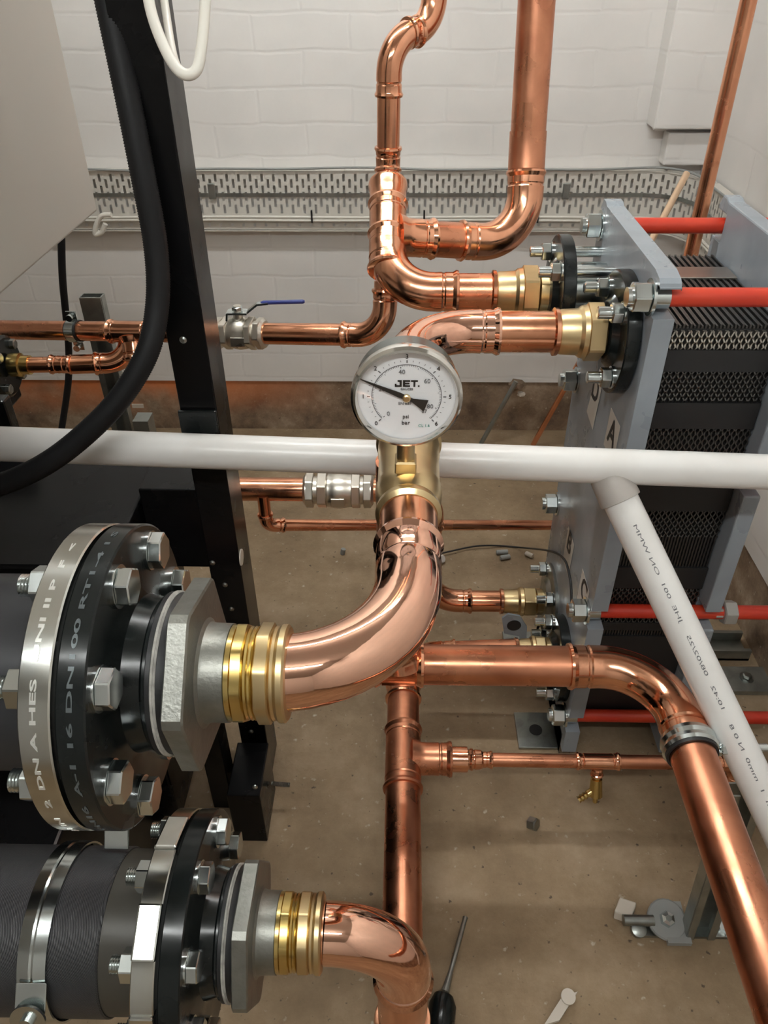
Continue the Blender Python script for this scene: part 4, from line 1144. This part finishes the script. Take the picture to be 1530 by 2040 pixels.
# strut on the right under the clamp
a = at(1330, 1850, Z=-1.19); xs_ = xo + .085
rs_ = thing('strut_support', 'galvanised channel strut standing on the floor beside the large low pipe', 'strut', (xs_, cy, 0))
channel(MB(), at(1385, 1845, Z=-1.195), at(1478, 1560, Z=-.86), (.0205, 0, 0), (0, -.021, .004)).build('channel', 'galv', rs_, smooth=False)
bp0 = at(1392, 1852, Z=-1.197)
MB().obox(bp0 + Vector((-.01, .0, .0)), (.085, 0, 0), (0, .012, 0), (0, 0, .003)).build('base_bar', 'zinc_dark', rs_, smooth=False)
fb = at(1328, 1832, Z=-1.18)
fo = MB(); fo.lathe(fb, (0, -.3, 1), [(-.006, .028), (.001, .029), (.003, .027)], 24); fo.box(fb + Vector((-.005, -.032, -.012)), fb + Vector((.03, .03, -.004))); fo.build('round_foot', 'grey_plastic', rs_)
MB().lathe(fb, (0, -.3, 1), [(0.003, .012), (.010, .010), (.012, .005)], 6).build('foot_bolt', 'zinc', rs_)
MB().lathe(fb + Vector((-.02, -.002, 0)), (-1, 0, 0), [(0, .008), (.045, .008), (.046, .004)], 20).build('side_stud', 'zinc_dark', rs_)
MB().lathe(at(1442, 1846, Z=-1.19), (0, 0, 1), [(-.005, .009), (.004, .009)], 6).build('foot_bolt', 'zinc', rs_)

def floor_item(name, mb, m, label, cat, group=None, **k):
    o = mb.build(name, m, None, **k); return tag(o, label, cat, group)
q = at(1245, 1814, Z=-1.185)
floor_item('plastic_clip', MB().obox(q, (.012, -.004, 0), (.006, .010, .002), (0, .002, .008)), 'pale_plastic', 'cream plastic clip on the floor at the end of the grey stud', 'clip', smooth=False, bevel=.002)
q = at(1272, 1852, Z=-1.19)
floor_item('washer', MB().lathe(q, (0, -.3, 1), [(-.006, .011), (.004, .011), (.006, .006)], 24), 'zinc_dark', 'round dark metal washer on the floor beneath the grey stud', 'washer')
q = at(1062, 1641, Z=-1.19)
floor_item('loose_nut', MB().nprism(q, (.7, -.5, .4), .011, -.008, .008, 6), 'zinc_dark', 'loose steel nut lying alone on the bare floor', 'nut')
# screwdriver
h0 = at(873, 2075, Z=-1.185); h1 = at(884, 1985, Z=-1.185); h2 = at(890, 1965, Z=-1.187); h3 = at(927, 1828, Z=-1.196)
sdv = thing('screwdriver', 'screwdriver with a black handle lying at the bottom of the picture', 'screwdriver', h1)
MB().sweep([h0, h0.lerp(h1, .3), h0.lerp(h1, .8), h1, h1 + (h2 - h1) * .3], [.016, .019, .019, .014, .008], 20).build('handle', 'black_paint', sdv)
MB().sweep([h1, h2, h2.lerp(h3, .2), h3.lerp(h2, .03), h3], [.007, .0055, .0035, .0035, .0042], 14).build('blade', 'zinc_dark', sdv)
q0 = at(1103, 2032, Z=-1.19); q1 = at(1131, 1988, Z=-1.185)
floor_item('plastic_strap', MB().obox((q0 + q1) / 2, (q1 - q0) / 2 * 1.3, (.011, .003, 0), (0, 0, .003)).lathe(q1 + Vector((0, 0, .003)), (0, -.2, 1), [(0, .010), (.004, .010)], 24), 'pale_plastic', 'pale plastic strap with a hole at the bottom right of the floor', 'strap')
# items against the wall foot
a, b = at(1028, 760, Y=1.98), at(958, 884, Z=-1.19)
floor_item('metal_rod', MB().sweep([a, b], .0065, 16), 'galv', 'pale grey metal rod leaning on the foot of the back wall', 'rod')
a, b = at(1162, 700, Y=1.5), at(1062, 886, Z=-1.19)
floor_item('copper_rod', MB().sweep([at(1172, 690, Y=1.9), at(1062, 886, Z=-1.193)], .0075, 16), 'copper', 'thin copper tube leaning near the back wall beside the heat exchanger', 'pipe')
def lump(c, r, seed, sq=(1, 1, .7)):
    rnd = random.Random(seed); mb = MB(); import bmesh
    bm = bmesh.new(); bmesh.ops.create_icosphere(bm, subdivisions=2, radius=1)
    vs = [Vector((v.co.x * sq[0], v.co.y * sq[1], v.co.z * sq[2])) * r * rnd.uniform(.75, 1.15) + Vector(c) for v in bm.verts]
    fs = [tuple(v.index for v in f.verts) for f in bm.faces]; bm.free(); return mb.add(vs, fs)
floor_item('rubble_lump', lump(at(1029, 766, Y=2.03), .022, 3), 'debris', 'brown broken lump stuck at the foot of the back wall', 'rubble', smooth=False)
floor_item('rubble_chip', lump(at(1038, 785, Y=2.03), .012, 5), 'pale_plastic', 'small pale chip just below the brown lump by the wall', 'rubble', smooth=False)
# small litter
for (px, py, L2, dr, mm, lb, ct) in (
        (1000, 1100, .014, (1, .1, 0), 'grey_plastic', 'upper of two small green grey plugs on the floor by the heat exchanger', 'plug'),
        (1006, 1110, .012, (1, .3, 0), 'grey_plastic', 'lower of two small green grey plugs on the floor by the heat exchanger', 'plug'),
        (683, 1099, .008, (.2, .1, 1), 'grey_plastic', 'small round screw cap on the floor below the thin pipe', 'cap'),
        (1054, 1105, .010, (1, -.8, 0), 'pale_plastic', 'tiny pale splinter on the floor near the thin black wire', 'chip')):
    q = at(px, py, Z=-1.193); d = Vector(dr).normalized()
    floor_item({'plug': 'wall_plug', 'cap': 'screw_cap', 'chip': 'splinter'}[ct], MB().lathe(q - d * L2, d, [(0, .0045), (.002, .006), (L2 * 2, .006)], 14), mm, lb, ct)
# rails behind the rear foot of the exchanger
rl = thing('floor_rail', 'pale grey metal rail on the floor to the right of the heat exchanger', 'rail', at(1500, 1280, Z=-1.19))
y_ = at(1480, 1275, Z=-1.17).y
MB().box((xrl + .03, y_ - .03, .0), (XR - .01, y_ - .022, .028)).build('edge', 'galv', rl, smooth=False)
MB().box((xrl + .03, y_ + .022, .0), (XR - .01, y_ + .03, .028)).build('edge', 'galv', rl, smooth=False)
MB().box((xrl + .03, y_ - .03, .0), (XR - .01, y_ + .03, .006)).build('web', 'galv', rl, smooth=False)
q = at(878, 1114, Z=-1.19)
floor_item('plastic_plug', MB().lathe(q, (.6, -.4, .4), [(-.006, .010), (.004, .011), (.008, .008)], 20), 'pvc', 'small white plastic plug on the floor just right of the polished pipe', 'plug')
q = at(1492, 1350, Z=-1.188)
bpl = thing('base_plate', 'flat grey base plate with a bolt on the floor at the right edge', 'plate', q)
MB().box(q + Vector((-.045, -.035, -.012)), q + Vector((.06, .03, .0))).build('plate', 'galv', bpl, smooth=False, bevel=.001)
m_ = MB(); m_.lathe(q + Vector((-.005, 0, 0)), (0, 0, 1), [(0, .014), (.002, .014)], 20); m_.nprism(q + Vector((-.005, 0, 0)), (0, 0, 1), .009, .002, .009); m_.build('bolt', 'zinc_dark', bpl)
q = at(273, 808, Y=2.03)
floor_item('paper_scrap', MB().box(q + Vector((-.014, -.004, -.006)), q + Vector((.02, 0, .006))), 'pale_plastic', 'small white paper scrap against the orange stained wall foot', 'scrap', smooth=False)
